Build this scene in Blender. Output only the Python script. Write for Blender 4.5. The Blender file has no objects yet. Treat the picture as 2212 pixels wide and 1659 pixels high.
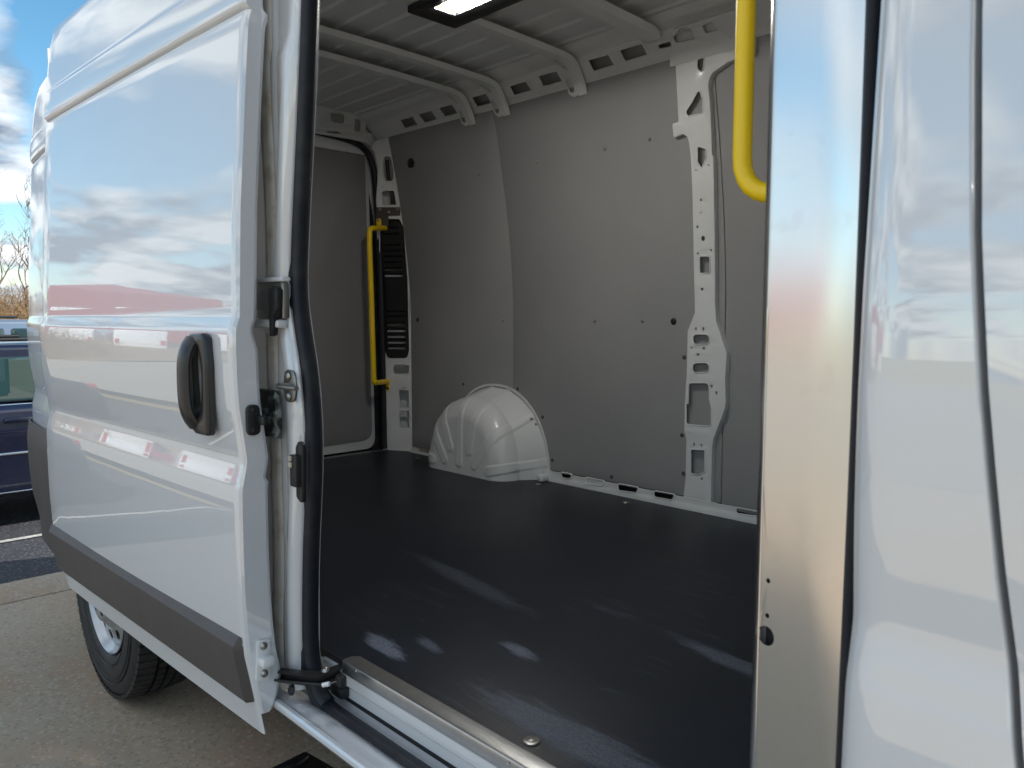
import bpy, bmesh, math, random
from mathutils import Vector, Matrix
from math import radians as R, sin, cos, pi
S = bpy.context.scene
COL = S.collection
random.seed(7)

# ---------------------------------------------------------------- camera
CAM = Vector((0, 0, 1.37)); YAW = R(44.2); PIT = R(5.0); FPX = 1660.0; CX, CY = 1106.0, 829.5
_fh = Vector((-cos(YAW), sin(YAW), 0)); RV = Vector((sin(YAW), cos(YAW), 0))
FV = _fh * cos(PIT) + Vector((0, 0, -sin(PIT))); UV = RV.cross(FV)
cd = bpy.data.cameras.new('camera'); cam = bpy.data.objects.new('camera', cd); COL.objects.link(cam)
cam.matrix_world = Matrix.Translation(CAM) @ Matrix((RV, UV, -FV)).transposed().to_4x4()
cd.sensor_width = 36; cd.lens = FPX / 2212 * 36; cd.clip_start = .05; cd.clip_end = 3000
cd.dof.use_dof = True; cd.dof.focus_distance = 2.8; cd.dof.aperture_fstop = 8
S.camera = cam
# ---------------------------------------------------------------- light
SUN_EL, SUN_AZ = R(40), Vector((.62, .78))            # sun stands behind the van, front left of it
w = bpy.data.worlds.new('World'); S.world = w; w.use_nodes = True
nt = w.node_tree; N = nt.nodes; L = nt.links
bg = N['Background']; bg.inputs['Strength'].default_value = .13
sky = N.new('ShaderNodeTexSky'); sky.sky_type = 'NISHITA'; sky.sun_disc = False
sky.sun_elevation = SUN_EL; sky.sun_rotation = math.atan2(SUN_AZ.x, SUN_AZ.y)
sky.air_density = 1.0; sky.dust_density = .15; sky.ozone_density = 3.0
tc = N.new('ShaderNodeTexCoord'); sep = N.new('ShaderNodeSeparateXYZ'); L.new(tc.outputs['Generated'], sep.inputs[0])
mx = N.new('ShaderNodeMath'); mx.operation = 'MAXIMUM'; mx.inputs[1].default_value = .03; L.new(sep.outputs['Z'], mx.inputs[0])
ad = N.new('ShaderNodeMath'); ad.operation = 'ADD'; ad.inputs[1].default_value = .16; L.new(mx.outputs[0], ad.inputs[0])
dv = N.new('ShaderNodeVectorMath'); dv.operation = 'DIVIDE'
cb = N.new('ShaderNodeCombineXYZ')
for i in range(3): L.new(ad.outputs[0], cb.inputs[i])
L.new(tc.outputs['Generated'], dv.inputs[0]); L.new(cb.outputs[0], dv.inputs[1])
mp = N.new('ShaderNodeMapping'); mp.inputs['Location'].default_value = (8.4, 2.2, 0); mp.inputs['Scale'].default_value = (1, 1, .0)
L.new(dv.outputs[0], mp.inputs[0])
nz = N.new('ShaderNodeTexNoise'); nz.inputs['Scale'].default_value = 1.15; nz.inputs['Detail'].default_value = 9; nz.inputs['Roughness'].default_value = .52
nz.inputs['Distortion'].default_value = .3
L.new(mp.outputs[0], nz.inputs[0])
rp = N.new('ShaderNodeValToRGB'); rp.color_ramp.elements[0].position = .44; rp.color_ramp.elements[1].position = .53
L.new(nz.outputs[0], rp.inputs[0])
nz2 = N.new('ShaderNodeTexNoise'); nz2.inputs['Scale'].default_value = 2.3; nz2.inputs['Detail'].default_value = 5
L.new(mp.outputs[0], nz2.inputs[0])
rc = N.new('ShaderNodeValToRGB'); rc.color_ramp.elements[0].position = .42; rc.color_ramp.elements[1].position = .60
rc.color_ramp.elements[0].color = (1.4, 1.75, 2.3, 1); rc.color_ramp.elements[1].color = (6.2, 6.6, 6.8, 1)
L.new(nz2.outputs[0], rc.inputs[0])
mix = N.new('ShaderNodeMixRGB'); L.new(rp.outputs[0], mix.inputs[0]); hs = N.new('ShaderNodeHueSaturation'); hs.inputs['Hue'].default_value = .484; hs.inputs['Saturation'].default_value = 1.18; hs.inputs['Value'].default_value = .86; L.new(sky.outputs[0], hs.inputs['Color']); L.new(hs.outputs[0], mix.inputs[1]); L.new(rc.outputs[0], mix.inputs[2])
L.new(mix.outputs[0], bg.inputs['Color'])
sd = bpy.data.lights.new('sun', 'SUN'); sd.energy = 4.2; sd.angle = R(.5); sd.color = (1, .94, .85)
sun = bpy.data.objects.new('sun', sd); COL.objects.link(sun)
sdir = Vector((SUN_AZ.x * cos(SUN_EL), SUN_AZ.y * cos(SUN_EL), sin(SUN_EL))).normalized()
sun.rotation_euler = sdir.to_track_quat('Z', 'Y').to_euler()
S.view_settings.view_transform = 'Standard'; S.view_settings.look = 'None'; S.view_settings.gamma = 1
S.view_settings.exposure = .78; S.view_settings.use_curve_mapping = False
S.render.engine = 'CYCLES'

# ---------------------------------------------------------------- measuring helpers: a sight line meets a real surface
def ray(u, v): return FV + RV * ((u - CX) / FPX) - UV * ((v - CY) / FPX)
def hit(u, v, X=None, Y=None, Z=None):
    d = ray(u, v)
    t = ((X - CAM.x) / d.x) if X is not None else ((Y - CAM.y) / d.y) if Y is not None else ((Z - CAM.z) / d.z)
    return CAM + d * t
def hitp(u, v, p, n):
    d = ray(u, v); return CAM + d * ((Vector(p) - CAM).dot(Vector(n)) / d.dot(Vector(n)))
# ---------------------------------------------------------------- materials
MATS = {}
def mat(name, col, rough=.5, metal=0, coat=0, coat_rough=.03, spec=.5, emit=None, es=0, trans=0, alpha=1):
    m = bpy.data.materials.new(name); m.use_nodes = True; b = m.node_tree.nodes['Principled BSDF']
    b.inputs['Base Color'].default_value = (*col, 1); b.inputs['Roughness'].default_value = rough
    b.inputs['Metallic'].default_value = metal; b.inputs['Coat Weight'].default_value = coat; b.inputs['Coat Roughness'].default_value = coat_rough
    b.inputs['Specular IOR Level'].default_value = spec; b.inputs['Transmission Weight'].default_value = trans
    if emit: b.inputs['Emission Color'].default_value = (*emit, 1); b.inputs['Emission Strength'].default_value = es
    MATS[name] = m; return m
class NB:
    """tiny node builder"""
    def __init__(s, m): s.m = m; s.n = m.node_tree.nodes; s.l = m.node_tree.links; s.b = s.n['Principled BSDF']; s.tc = s.n.new('ShaderNodeTexCoord'); s.v = s.tc.outputs['Object']
    def link(s, a, b): s.l.new(a, b)
    def map(s, scale=(1, 1, 1), rot=(0, 0, 0), loc=(0, 0, 0)):
        q = s.n.new('ShaderNodeMapping'); q.inputs['Scale'].default_value = scale; q.inputs['Rotation'].default_value = rot; q.inputs['Location'].default_value = loc
        s.link(s.v, q.inputs[0]); return q.outputs[0]
    def noise(s, scale, detail=4, rough=.55, vec=None, dist=0):
        q = s.n.new('ShaderNodeTexNoise'); q.inputs['Scale'].default_value = scale; q.inputs['Detail'].default_value = detail
        q.inputs['Roughness'].default_value = rough; q.inputs['Distortion'].default_value = dist
        s.link(vec or s.v, q.inputs[0]); return q.outputs[0]
    def ramp(s, f, *st):
        q = s.n.new('ShaderNodeValToRGB'); e = q.color_ramp.elements
        while len(e) < len(st): e.new(.5)
        for i, (p, c) in enumerate(st):
            e[i].position = p; e[i].color = (*c, 1) if isinstance(c, tuple) else (c, c, c, 1)
        s.link(f, q.inputs[0]); return q.outputs[0]
    def mix(s, f, a, b, mode='MIX'):
        q = s.n.new('ShaderNodeMixRGB'); q.blend_type = mode
        for k, x in enumerate((f, a, b)):
            if isinstance(x, (int, float)): q.inputs[k].default_value = x if k == 0 else (x, x, x, 1)
            elif isinstance(x, tuple): q.inputs[k].default_value = (*x, 1)
            else: s.link(x, q.inputs[k])
        return q.outputs[0]
    def math(s, op, a, b=0):
        q = s.n.new('ShaderNodeMath'); q.operation = op
        for k, x in enumerate((a, b)):
            if isinstance(x, (int, float)): q.inputs[k].default_value = x
            else: s.link(x, q.inputs[k])
        return q.outputs[0]
    def bump(s, f, st=.2, dist=.002):
        q = s.n.new('ShaderNodeBump'); q.inputs['Strength'].default_value = st; q.inputs['Distance'].default_value = dist
        s.link(f, q.inputs['Height']); s.link(q.outputs[0], s.b.inputs['Normal']); return q.outputs[0]
    def col(s, c): s.link(c, s.b.inputs['Base Color'])
    def rough(s, c): s.link(c, s.b.inputs['Roughness'])

white = mat('white_paint', (.72, .73, .745), .38, coat=1, coat_rough=.012)
white.node_tree.nodes['Principled BSDF'].inputs['Coat IOR'].default_value = 2.2
b = NB(white); f = b.noise(2.2, 2); bp = b.bump(f, .016, .02)
b.link(bp, b.b.inputs['Coat Normal'])
primer = mat('inner_white_paint', (.56, .58, .57), .36, coat=.25, coat_rough=.15)
b = NB(primer); f = b.noise(140, 2); b.bump(f, .08, .0006); b.col(b.mix(b.noise(5, 5), (.72, .735, .73), (.79, .80, .79)))
roofm = mat('roof_inner_paint', (.40, .42, .43), .42)
b = NB(roofm); b.col(b.mix(b.noise(4, 5), (.66, .675, .68), (.75, .76, .765))); b.bump(b.noise(60, 3), .1, .001)
hard = mat('grey_hardboard', (.2, .195, .19), .5)
b = NB(hard); f = b.noise(700, 3); sg = b.ramp(b.noise(1, 6, .7, b.map((2.2, 1, 70), (0, .5, 0))), (.66, 0), (.74, 1)); b.col(b.mix(b.math('MULTIPLY', sg, .35), b.mix(b.noise(2.5, 7, .6), (.285, .286, .288), (.35, .347, .343)), (.44, .44, .44))); b.bump(f, .14, .0005); b.rough(b.mix(b.noise(9, 5), .42, .58))
hard2 = mat('brown_grey_hardboard', (.15, .14, .14), .5)
b = NB(hard2); b.bump(b.noise(700, 3), .14, .0005); b.col(b.mix(b.noise(3, 5), (.23, .225, .23), (.265, .26, .265)))
rubber = mat('black_rubber', (.014, .016, .024), .55)
b = NB(rubber); b.col(b.mix(b.ramp(b.noise(12, 6), (.5, 0), (.75, 1)), (.012, .014, .021), (.035, .034, .036))); b.bump(b.noise(300, 3), .12, .0005)
blackp = mat('black_plastic', (.013, .013, .015), .3, coat=.2, coat_rough=.2)
b = NB(blackp); b.bump(b.noise(500, 2), .12, .0004)
satinb = mat('black_satin', (.012, .012, .013), .45)
clad = mat('grey_brown_plastic', (.058, .05, .047), .5)
b = NB(clad); b.col(b.mix(b.noise(6, 6), (.07, .061, .058), (.088, .076, .071))); b.bump(b.noise(650, 3), .3, .0005); b.rough(b.mix(b.noise(14, 5), .42, .56))
yellow = mat('yellow_powder_coat', (1.0, .67, .0), .4, coat=.2, coat_rough=.1)
b = NB(yellow); b.bump(b.noise(160, 2), .06, .001)
steel = mat('zinc_steel', (.42, .41, .38), .36, metal=1)
b = NB(steel); b.rough(b.mix(b.noise(40, 5), .25, .5))
chrome = mat('chrome', (.8, .8, .82), .08, metal=1)
alu = mat('brushed_aluminium', (.80, .77, .71), .2, metal=1)
b = NB(alu); b.b.inputs['Anisotropic'].default_value = .3
g = b.noise(1, 3, .6, b.map((260, 260, 2.0))); sm = b.ramp(b.noise(7, 5, .6), (.56, 0), (.68, 1))
spot = b.ramp(b.noise(26, 3, .5), (.62, 0), (.70, 1))
b.rough(b.mix(b.math('MULTIPLY', sm, .35), b.mix(g, .19, .24), .34)); b.col(b.mix(b.math('MULTIPLY', spot, .3), b.mix(b.noise(3, 3), (.80, .79, .765), (.84, .83, .81)), (.72, .70, .66)))
b.bump(g, .02, .0005)
alud = mat('worn_aluminium_trim', (.5, .5, .5), .33, metal=1)
b = NB(alud); b.col(b.mix(b.noise(30, 6), (.42, .43, .44), (.60, .60, .60))); b.bump(b.noise(1, 3, .6, b.map((3, 400, 400))), .2, .0005)
rimm = mat('silver_wheel_paint', (.46, .48, .50), .3, metal=.75, coat=.4, coat_rough=.1)
tyre = mat('tyre_rubber', (.017, .018, .02), .5)
b = NB(tyre); dust = b.ramp(b.noise(14, 6, .6), (.45, 0), (.75, 1)); b.col(b.mix(b.math('MULTIPLY', dust, .6), (.014, .015, .017), (.06, .058, .055))); b.bump(b.noise(220, 3), .25, .001)
rubd = mat('mottled_black_plate', (.03, .03, .03), .4)
b = NB(rubd); b.col(b.mix(b.ramp(b.noise(26, 6, .6, dist=1.6), (.5, 0), (.62, 1)), (.012, .014, .014), (.19, .22, .20)))
bead = mat('seam_sealer', (.53, .49, .42), .6)
b = NB(bead); b.col(b.mix(b.ramp(b.noise(18, 6), (.5, 0), (.7, 1)), (.60, .57, .51), (.42, .36, .28))); b.bump(b.noise(40, 4), .5, .003)
glass = mat('dark_glass', (.02, .05, .055), .02, coat=1, coat_rough=.0)
tglass = mat('tinted_glass', (.20, .42, .42), .0, trans=1, spec=.5)
navy = mat('navy_paint', (.003, .005, .020), .25, metal=0, coat=1, coat_rough=.01)
silverb = mat('silver_blue_paint', (.20, .25, .32), .3, metal=.6, coat=1, coat_rough=.01)
redm = mat('red_fascia', (.32, .012, .02), .45)
wallm = mat('pale_render', (.5, .47, .42), .7)
lens = mat('lamp_lens', (.9, .85, .7), .3, emit=(1, .80, .44), es=.55)
led = mat('led_chip', (1, .95, .8), .3, emit=(1, .97, .92), es=300)
dark = mat('dark_cavity', (.02, .02, .022), .7)
lampred = mat('tail_lamp_red', (.4, .01, .012), .15, coat=1)
bark = mat('bare_bark', (.16, .115, .08), .8)
b = NB(bark); b.col(b.mix(b.noise(2, 4), (.11, .08, .055), (.23, .16, .105)))
brushm = mat('dry_brush', (.34, .22, .11), .85)
b = NB(brushm); b.col(b.mix(b.noise(1.3, 5), (.17, .11, .06), (.46, .30, .15)))
bank = mat('dry_bank', (.2, .14, .08), .9)
# cargo floor: phenolic ply with scuffs
floorm = mat('black_ply_floor', (.016, .019, .025), .40, spec=.2)
b = NB(floorm)
n1 = b.noise(1.6, 6, .6); n2 = b.noise(240, 3)
streak = b.ramp(b.noise(1, 7, .68, b.map((3.2, 26, 1), (0, 0, R(24))), dist=.6), (.57, 0), (.76, 1))
patch = b.ramp(b.noise(3.1, 4, .55, b.map((1, 1, 1), (0, 0, 0), (3.7, 1.1, 0))), (.47, 0), (.66, 1))
st = b.math('MULTIPLY', streak, patch)
st = b.math('MULTIPLY', st, b.ramp(b.noise(90, 4, .7), (.38, .25), (.62, 1)))
sc2 = b.ramp(b.noise(1, 5, .7, b.map((2.0, 60, 1), (0, 0, R(-38))), dist=.3), (.66, 0), (.74, 1))
def blob(cx, cy, rx, ry, rot):
    """a scuffed patch at a fixed spot of the floor"""
    q = b.n.new('ShaderNodeMapping'); q.vector_type = 'TEXTURE'; q.inputs['Location'].default_value = (cx, cy, .57)
    q.inputs['Rotation'].default_value = (0, 0, rot); q.inputs['Scale'].default_value = (rx, ry, 1); b.link(b.v, q.inputs[0])
    g = b.n.new('ShaderNodeTexGradient'); g.gradient_type = 'SPHERICAL'; b.link(q.outputs[0], g.inputs[0])
    nn = b.noise(1, 7, .72, b.map((11, 80, 1), (0, 0, -rot)), dist=.5); fine = b.noise(160, 3, .7)
    k = b.math('ADD', b.ramp(g.outputs[0], (0, 0), (.8, .62)), b.math('MULTIPLY', nn, 1.0))
    return b.math('MULTIPLY', b.ramp(k, (.72, 0), (1.16, 1)), b.ramp(fine, (.3, .35), (.62, 1)))
P1 = hit(830, 1395, Z=.57); P2 = hit(1120, 1405, Z=.57); P3 = hit(1230, 1590, Z=.57); P4 = hit(1580, 1430, Z=.57); P5 = hit(1010, 1255, Z=.57); P6 = hit(925, 1392, Z=.57)
pa = hit(800, 1370, Z=.57); pb = hit(868, 1425, Z=.57); a1 = math.atan2((pb - pa).y, (pb - pa).x)
qa = hit(1100, 1530, Z=.57); qb = hit(1330, 1650, Z=.57); a3 = math.atan2((qb - qa).y, (qb - qa).x)
ra = hit(1480, 1360, Z=.57); rb = hit(1620, 1420, Z=.57); a4 = math.atan2((rb - ra).y, (rb - ra).x)
bl = [(P1, .15, .045, a1, .8), (P2, .10, .035, a4, .6), (P3, .42, .09, a3, .35), (P4, .28, .05, a4, .4), (P5, .5, .06, a4, .2), (P6, .09, .03, a4, .4)]
tot = b.math('MULTIPLY', st, .45)
for p, rx, ry, a, k in bl: tot = b.math('ADD', tot, b.math('MULTIPLY', blob(p.x, p.y, rx, ry, a), k))
tot = b.math('ADD', tot, b.math('MULTIPLY', b.math('MULTIPLY', sc2, patch), .6))
tot = b.math('MINIMUM', tot, 1)
b.col(b.mix(tot, b.mix(n1, (.009, .012, .018), (.020, .024, .033)), (.24, .265, .33)))
b.rough(b.mix(tot, b.mix(n1, .36, .5), .62)); b.bump(n2, .25, .0008)
# concrete and asphalt
conc = mat('concrete', (.3, .26, .21), .85)
b = NB(conc)
base = b.mix(b.noise(.9, 7, .6), (.36, .28, .195), (.48, .38, .275))
rust = b.ramp(b.noise(1.9, 6, .62, b.map((1, 1.6, 1), (0, 0, .4), (5.3, 2.2, 0))), (.46, 0), (.64, 1))
base = b.mix(b.math('MULTIPLY', rust, .8), base, (.40, .19, .08))
sp = b.n.new('ShaderNodeTexVoronoi'); sp.inputs['Scale'].default_value = 105; b.link(b.v, sp.inputs[0])
spk = b.ramp(sp.outputs['Color'], (0, 0), (1, 1)); sep2 = b.n.new('ShaderNodeSeparateXYZ'); b.link(sp.outputs['Color'], sep2.inputs[0])
base = b.mix(b.ramp(sep2.outputs[0], (.0, .0), (.88, 0), (.92, 1)), base, (.56, .50, .42))
base = b.mix(b.ramp(sep2.outputs[1], (.0, .0), (.87, 0), (.92, 1)), base, (.15, .13, .11))
b.col(b.mix(.6, base, b.mix(b.noise(150, 4, .7), (.28, .22, .16), (.52, .425, .32)))); b.bump(b.noise(120, 5, .7), .35, .003)
asph = mat('asphalt', (.03, .032, .038), .8)
b = NB(asph); sp = b.n.new('ShaderNodeTexVoronoi'); sp.inputs['Scale'].default_value = 90; b.link(b.v, sp.inputs[0])
s3 = b.n.new('ShaderNodeSeparateXYZ'); b.link(sp.outputs['Color'], s3.inputs[0])
b.col(b.mix(b.ramp(s3.outputs[0], (.0, .0), (.86, 0), (.9, 1)), b.mix(b.noise(2, 6), (.018, .020, .028), (.034, .036, .044)), (.12, .12, .13))); b.bump(b.noise(70, 5, .7), .9, .008)
linep = mat('worn_white_line', (.55, .54, .5), .7)
b = NB(linep); b.col(b.mix(b.ramp(b.noise(30, 6, .7), (.35, 0), (.6, 1)), (.12, .12, .12), (.62, .61, .57)))
joint = mat('joint_filler', (.02, .018, .018), .8)
grass = mat('winter_verge', (.13, .12, .05), .9)
b = NB(grass); b.col(b.mix(b.noise(.4, 6), (.20, .17, .07), (.38, .30, .14)))

# ---------------------------------------------------------------- mesh helpers
def finish(o, parent, m, smooth=35):
    me = o.data
    if m and not me.materials: me.materials.append(m)
    if smooth:
        for p in me.polygons: p.use_smooth = True
        me.set_sharp_from_angle(angle=R(smooth))
    if o.name not in COL.objects: COL.objects.link(o)
    if parent: attach(o, parent)
    return o
WM = {}
def attach(o, parent, basis=None):
    o.parent = parent
    if basis is not None: o.matrix_basis = basis
    o.matrix_parent_inverse = WM.get(parent.name, Matrix()).inverted()
    WM[o.name] = o.matrix_basis.copy()       # its world matrix (verts are kept in world space)
def thing(name, label, cat, loc=(0, 0, 0), rz=0, group=None):
    o = bpy.data.objects.new(name, None); COL.objects.link(o); o.empty_display_size = .2
    o.location = loc; o.rotation_euler = (0, 0, rz); WM[o.name] = Matrix.Translation(Vector(loc)) @ Matrix.Rotation(rz, 4, 'Z')
    o['label'] = label; o['category'] = cat
    if group: o['group'] = group
    return o
def tag(o, label=None, cat=None, kind=None, group=None):
    if label: o['label'] = label
    if cat: o['category'] = cat
    if kind: o['kind'] = kind
    if group: o['group'] = group
    return o
def meshobj(name, vs, fs, m, parent=None, smooth=35):
    me = bpy.data.meshes.new(name); me.from_pydata([tuple(v) for v in vs], [], fs); me.update()
    return finish(bpy.data.objects.new(name, me), parent, m, smooth)
def bmobj(name, bm, m, parent=None, smooth=35):
    me = bpy.data.meshes.new(name); bm.to_mesh(me); bm.free()
    return finish(bpy.data.objects.new(name, me), parent, m, smooth)
def fillet(poly, r, n=4):
    out = []; k = len(poly); rr = r if isinstance(r, (list, tuple)) else [r] * k
    for i in range(k):
        p = Vector(poly[i]); a = Vector(poly[i - 1]) - p; c = Vector(poly[(i + 1) % k]) - p
        la, lc = a.length, c.length
        if la < 1e-7 or lc < 1e-7 or rr[i] <= 0: out.append(tuple(p)); continue
        a /= la; c /= lc; ang = max(1e-3, a.angle(c)); d = min(rr[i] / math.tan(ang / 2), la * .49, lc * .49)
        if ang > pi - .05: out.append(tuple(p)); continue
        p0, p2 = p + a * d, p + c * d
        for j in range(n + 1):
            t = j / n; out.append(tuple(p0 * (1 - t) ** 2 + p * 2 * t * (1 - t) + p2 * t * t))
    return out
def circ(x, y, r, n=12, ry=None): return [(x + r * cos(2 * pi * i / n), y + (ry or r) * sin(2 * pi * i / n)) for i in range(n)]
def plate_bm(outline, holes, t=.002, bev=0, cutx=(), cuty=(), mapf=None, bres=1):
    cu = bpy.data.curves.new('c', 'CURVE'); cu.dimensions = '2D'; cu.fill_mode = 'BOTH'
    for poly in [outline] + list(holes):
        sp = cu.splines.new('POLY'); sp.points.add(len(poly) - 1); sp.use_cyclic_u = True
        for q, p in zip(sp.points, poly): q.co = (p[0], p[1], 0, 1)
    cu.extrude = max(0, t / 2 - bev); cu.bevel_depth = bev; cu.bevel_resolution = bres; cu.offset = -bev
    o = bpy.data.objects.new('c', cu); COL.objects.link(o)
    bpy.context.view_layer.update()
    me = bpy.data.meshes.new_from_object(o.evaluated_get(bpy.context.evaluated_depsgraph_get()))
    bpy.data.objects.remove(o); bpy.data.curves.remove(cu)
    bm = bmesh.new(); bm.from_mesh(me); bpy.data.meshes.remove(me)
    bmesh.ops.remove_doubles(bm, verts=bm.verts, dist=1e-5)
    for ax, cuts in ((0, cutx), (1, cuty)):
        for c in cuts:
            co = [0, 0, 0]; no = [0, 0, 0]; co[ax] = c; no[ax] = 1
            bmesh.ops.bisect_plane(bm, geom=bm.verts[:] + bm.edges[:] + bm.faces[:], plane_co=co, plane_no=no, dist=1e-6)
    if mapf:
        for v in bm.verts: v.co = Vector(mapf(v.co.x, v.co.y, v.co.z))
    bmesh.ops.recalc_face_normals(bm, faces=bm.faces)
    return bm
def plate(name, outline, holes, m, parent, t=.002, bev=0, cutx=(), cuty=(), mapf=None, smooth=35):
    return bmobj(name, plate_bm(outline, holes, t, bev, cutx, cuty, mapf), m, parent, smooth)
def frange(a, b, s):
    n = max(1, int(round((b - a) / s))); return [a + (b - a) * i / n for i in range(1, n)]
def grid(name, fn, nu, nv, m, parent=None, smooth=50, cyc_u=False):
    vs = [fn(i / nu, j / nv) for j in range(nv + 1) for i in range(nu + 1)]
    fs = [(j * (nu + 1) + i, j * (nu + 1) + i + 1, (j + 1) * (nu + 1) + i + 1, (j + 1) * (nu + 1) + i) for j in range(nv) for i in range(nu)]
    return meshobj(name, vs, fs, m, parent, smooth)
def sweep(name, path, prof, m, parent=None, up=Vector((0, 0, 1)), closed=True, caps=True, smooth=40, side=None):
    """prof: list of (a,b) - a along side vector, b along normal"""
    path = [Vector(p) for p in path]; vs = []; fs = []; n = len(prof)
    for i, p in enumerate(path):
        t = (path[min(i + 1, len(path) - 1)] - path[max(i - 1, 0)]).normalized()
        if side is not None:
            b2 = Vector(side); b2 = (b2 - t * b2.dot(t)).normalized(); a2 = t.cross(b2).normalized()
        else:
            a2 = t.cross(up).normalized(); b2 = a2.cross(t).normalized()
        for a, c in prof: vs.append(p + a2 * a + b2 * c)
    for i in range(len(path) - 1):
        for k in range(n if closed else n - 1):
            k2 = (k + 1) % n; fs.append((i * n + k, i * n + k2, (i + 1) * n + k2, (i + 1) * n + k))
    if caps and closed: fs.append(tuple(range(n))[::-1]); fs.append(tuple((len(path) - 1) * n + k for k in range(n)))
    return meshobj(name, vs, fs, m, parent, smooth)
def arcpath(pts, r, n=6):
    out = [Vector(pts[0])]
    for i in range(1, len(pts) - 1):
        p = Vector(pts[i]); a = (Vector(pts[i - 1]) - p); c = (Vector(pts[i + 1]) - p); la, lc = a.length, c.length; a /= la; c /= lc
        d = min(r / math.tan(max(.05, a.angle(c)) / 2), la * .49, lc * .49); p0, p2 = p + a * d, p + c * d
        for j in range(n + 1): t = j / n; out.append(p0 * (1 - t) ** 2 + p * 2 * t * (1 - t) + p2 * t * t)
    out.append(Vector(pts[-1])); return out
def tube(name, pts, r, m, parent=None, fr=0, n=12):
    path = arcpath(pts, fr) if fr else [Vector(p) for p in pts]
    pr = [(r * cos(2 * pi * k / n), r * sin(2 * pi * k / n)) for k in range(n)]
    return sweep(name, path, pr, m, parent, up=Vector((.31, .2, .93)), smooth=60)
def boxbm(x0, x1, y0, y1, z0, z1, bev=0, seg=2, bm=None):
    own = bm is None; bm = bm or bmesh.new()
    r = bmesh.ops.create_cube(bm, size=1); vs = r['verts']
    for v in vs: v.co = Vector(((x0 + x1) / 2 + v.co.x * (x1 - x0), (y0 + y1) / 2 + v.co.y * (y1 - y0), (z0 + z1) / 2 + v.co.z * (z1 - z0)))
    if bev:
        es = list({e for v in vs for e in v.link_edges}); bmesh.ops.bevel(bm, geom=es, offset=bev, segments=seg, profile=.5, affect='EDGES')
    return bm
def box(name, x0, x1, y0, y1, z0, z1, m, parent=None, bev=0, seg=2, smooth=35):
    return bmobj(name, boxbm(x0, x1, y0, y1, z0, z1, bev, seg), m, parent, smooth)
def lathe(name, prof, c, m, parent=None, n=64, smooth=40, axis='Y', sgn=1):
    """prof: list of (offset along axis, radius) round a Y axis at c"""
    vs = []; fs = []; k = len(prof)
    for i in range(n):
        a = 2 * pi * i / n
        for o_, r_ in prof:
            vs.append((c[0] + r_ * cos(a), c[1] + sgn * o_, c[2] + r_ * sin(a)) if axis == 'Y' else (c[0] + sgn * o_, c[1] + r_ * cos(a), c[2] + r_ * sin(a)) if axis == 'X' else (c[0] + r_ * cos(a), c[1] + r_ * sin(a), c[2] + o_))
    for i in range(n):
        j = (i + 1) % n
        for q in range(k - 1): fs.append((i * k + q, j * k + q, j * k + q + 1, i * k + q + 1))
    return meshobj(name, vs, fs, m, parent, smooth)
def interp(tab, x):
    if x <= tab[0][0]: return tab[0][1]
    for (a, fa), (b_, fb) in zip(tab, tab[1:]):
        if x <= b_: return fa + (fb - fa) * (x - a) / (b_ - a)
    return tab[-1][1]
_rm = {}
def rivet(name, loc, nrm, r, m, parent, flat=.5):
    key = (m.name, round(r, 4), flat)
    if key not in _rm:
        vs = []; fs = []; n = 10
        for k, (rr, h) in enumerate(((1, 0), (.93, .45), (.6, .85))):
            vs += [(r * rr * cos(2 * pi * i / n), r * rr * sin(2 * pi * i / n), r * flat * h) for i in range(n)]
        vs.append((0, 0, r * flat))
        for k in range(2): fs += [(k * n + i, k * n + (i + 1) % n, (k + 1) * n + (i + 1) % n, (k + 1) * n + i) for i in range(n)]
        fs += [(2 * n + i, 2 * n + (i + 1) % n, 3 * n) for i in range(n)]
        me = bpy.data.meshes.new(name); me.from_pydata(vs, [], fs); me.materials.append(m)
        for p in me.polygons: p.use_smooth = True
        _rm[key] = me
    o = bpy.data.objects.new(name, _rm[key]); COL.objects.link(o)
    attach(o, parent, Matrix.Translation(Vector(loc)) @ Vector(nrm).to_track_quat('Z', 'Y').to_matrix().to_4x4()); return o

# ================================================================ GROUND
def gz(x): return 0 if x > -4.6 else -.12 * (-4.6 - x) if x > -6.95 else -.282
big = meshobj('ground', [(-900, -900, -.31), (900, -900, -.31), (900, 900, -.31), (-900, 900, -.31)], [(0, 1, 2, 3)], grass, smooth=0); tag(big, kind='structure')
xs = [-45, -25, -12, -6.95, -6.2, -5.4, -4.6]
pv = []; pf = []
for i, x in enumerate(xs): pv += [(x, -2, gz(x) - .004), (x, 34, gz(x) - .004)]
for i in range(len(xs) - 1): pf.append((2 * i, 2 * i + 2, 2 * i + 3, 2 * i + 1))
tag(meshobj('asphalt_lot', pv, pf, asph, smooth=0), kind='structure')
cs = thing('concrete_apron', 'x', 'x'); del cs['category']; del cs['label']; cs['kind'] = 'structure'
for (x0, x1, y0, y1) in ((-4.255, 1.5, -3.5, 5.5), (-4.6, -4.267, -3.5, 5.5), (1.512, 8, -3.5, 5.5)):
    box('concrete_slab', x0, x1, y0, y1, -.2, 0, conc, cs, bev=.006)
box('slab_joint', -4.27, -4.25, -3.5, 5.5, -.19, -.007, joint, cs)
paleL = mat('worn_pale_lot', (.26, .235, .20), .85)
b = NB(paleL); b.col(b.mix(b.noise(.5, 7), (.23, .205, .17), (.34, .31, .26))); b.bump(b.noise(60, 4), .5, .004)
tag(meshobj('far_lot', [(-56, -27, -.282), (60, -27, -.282), (60, -3.55, -.01), (-4.59, -3.55, -.01), (-4.59, -2, -.03), (-56, -2, -.28)], [(0, 1, 2, 3, 4, 5)], paleL, smooth=0), kind='structure')
x0, x1 = -6.32, -6.20
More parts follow.
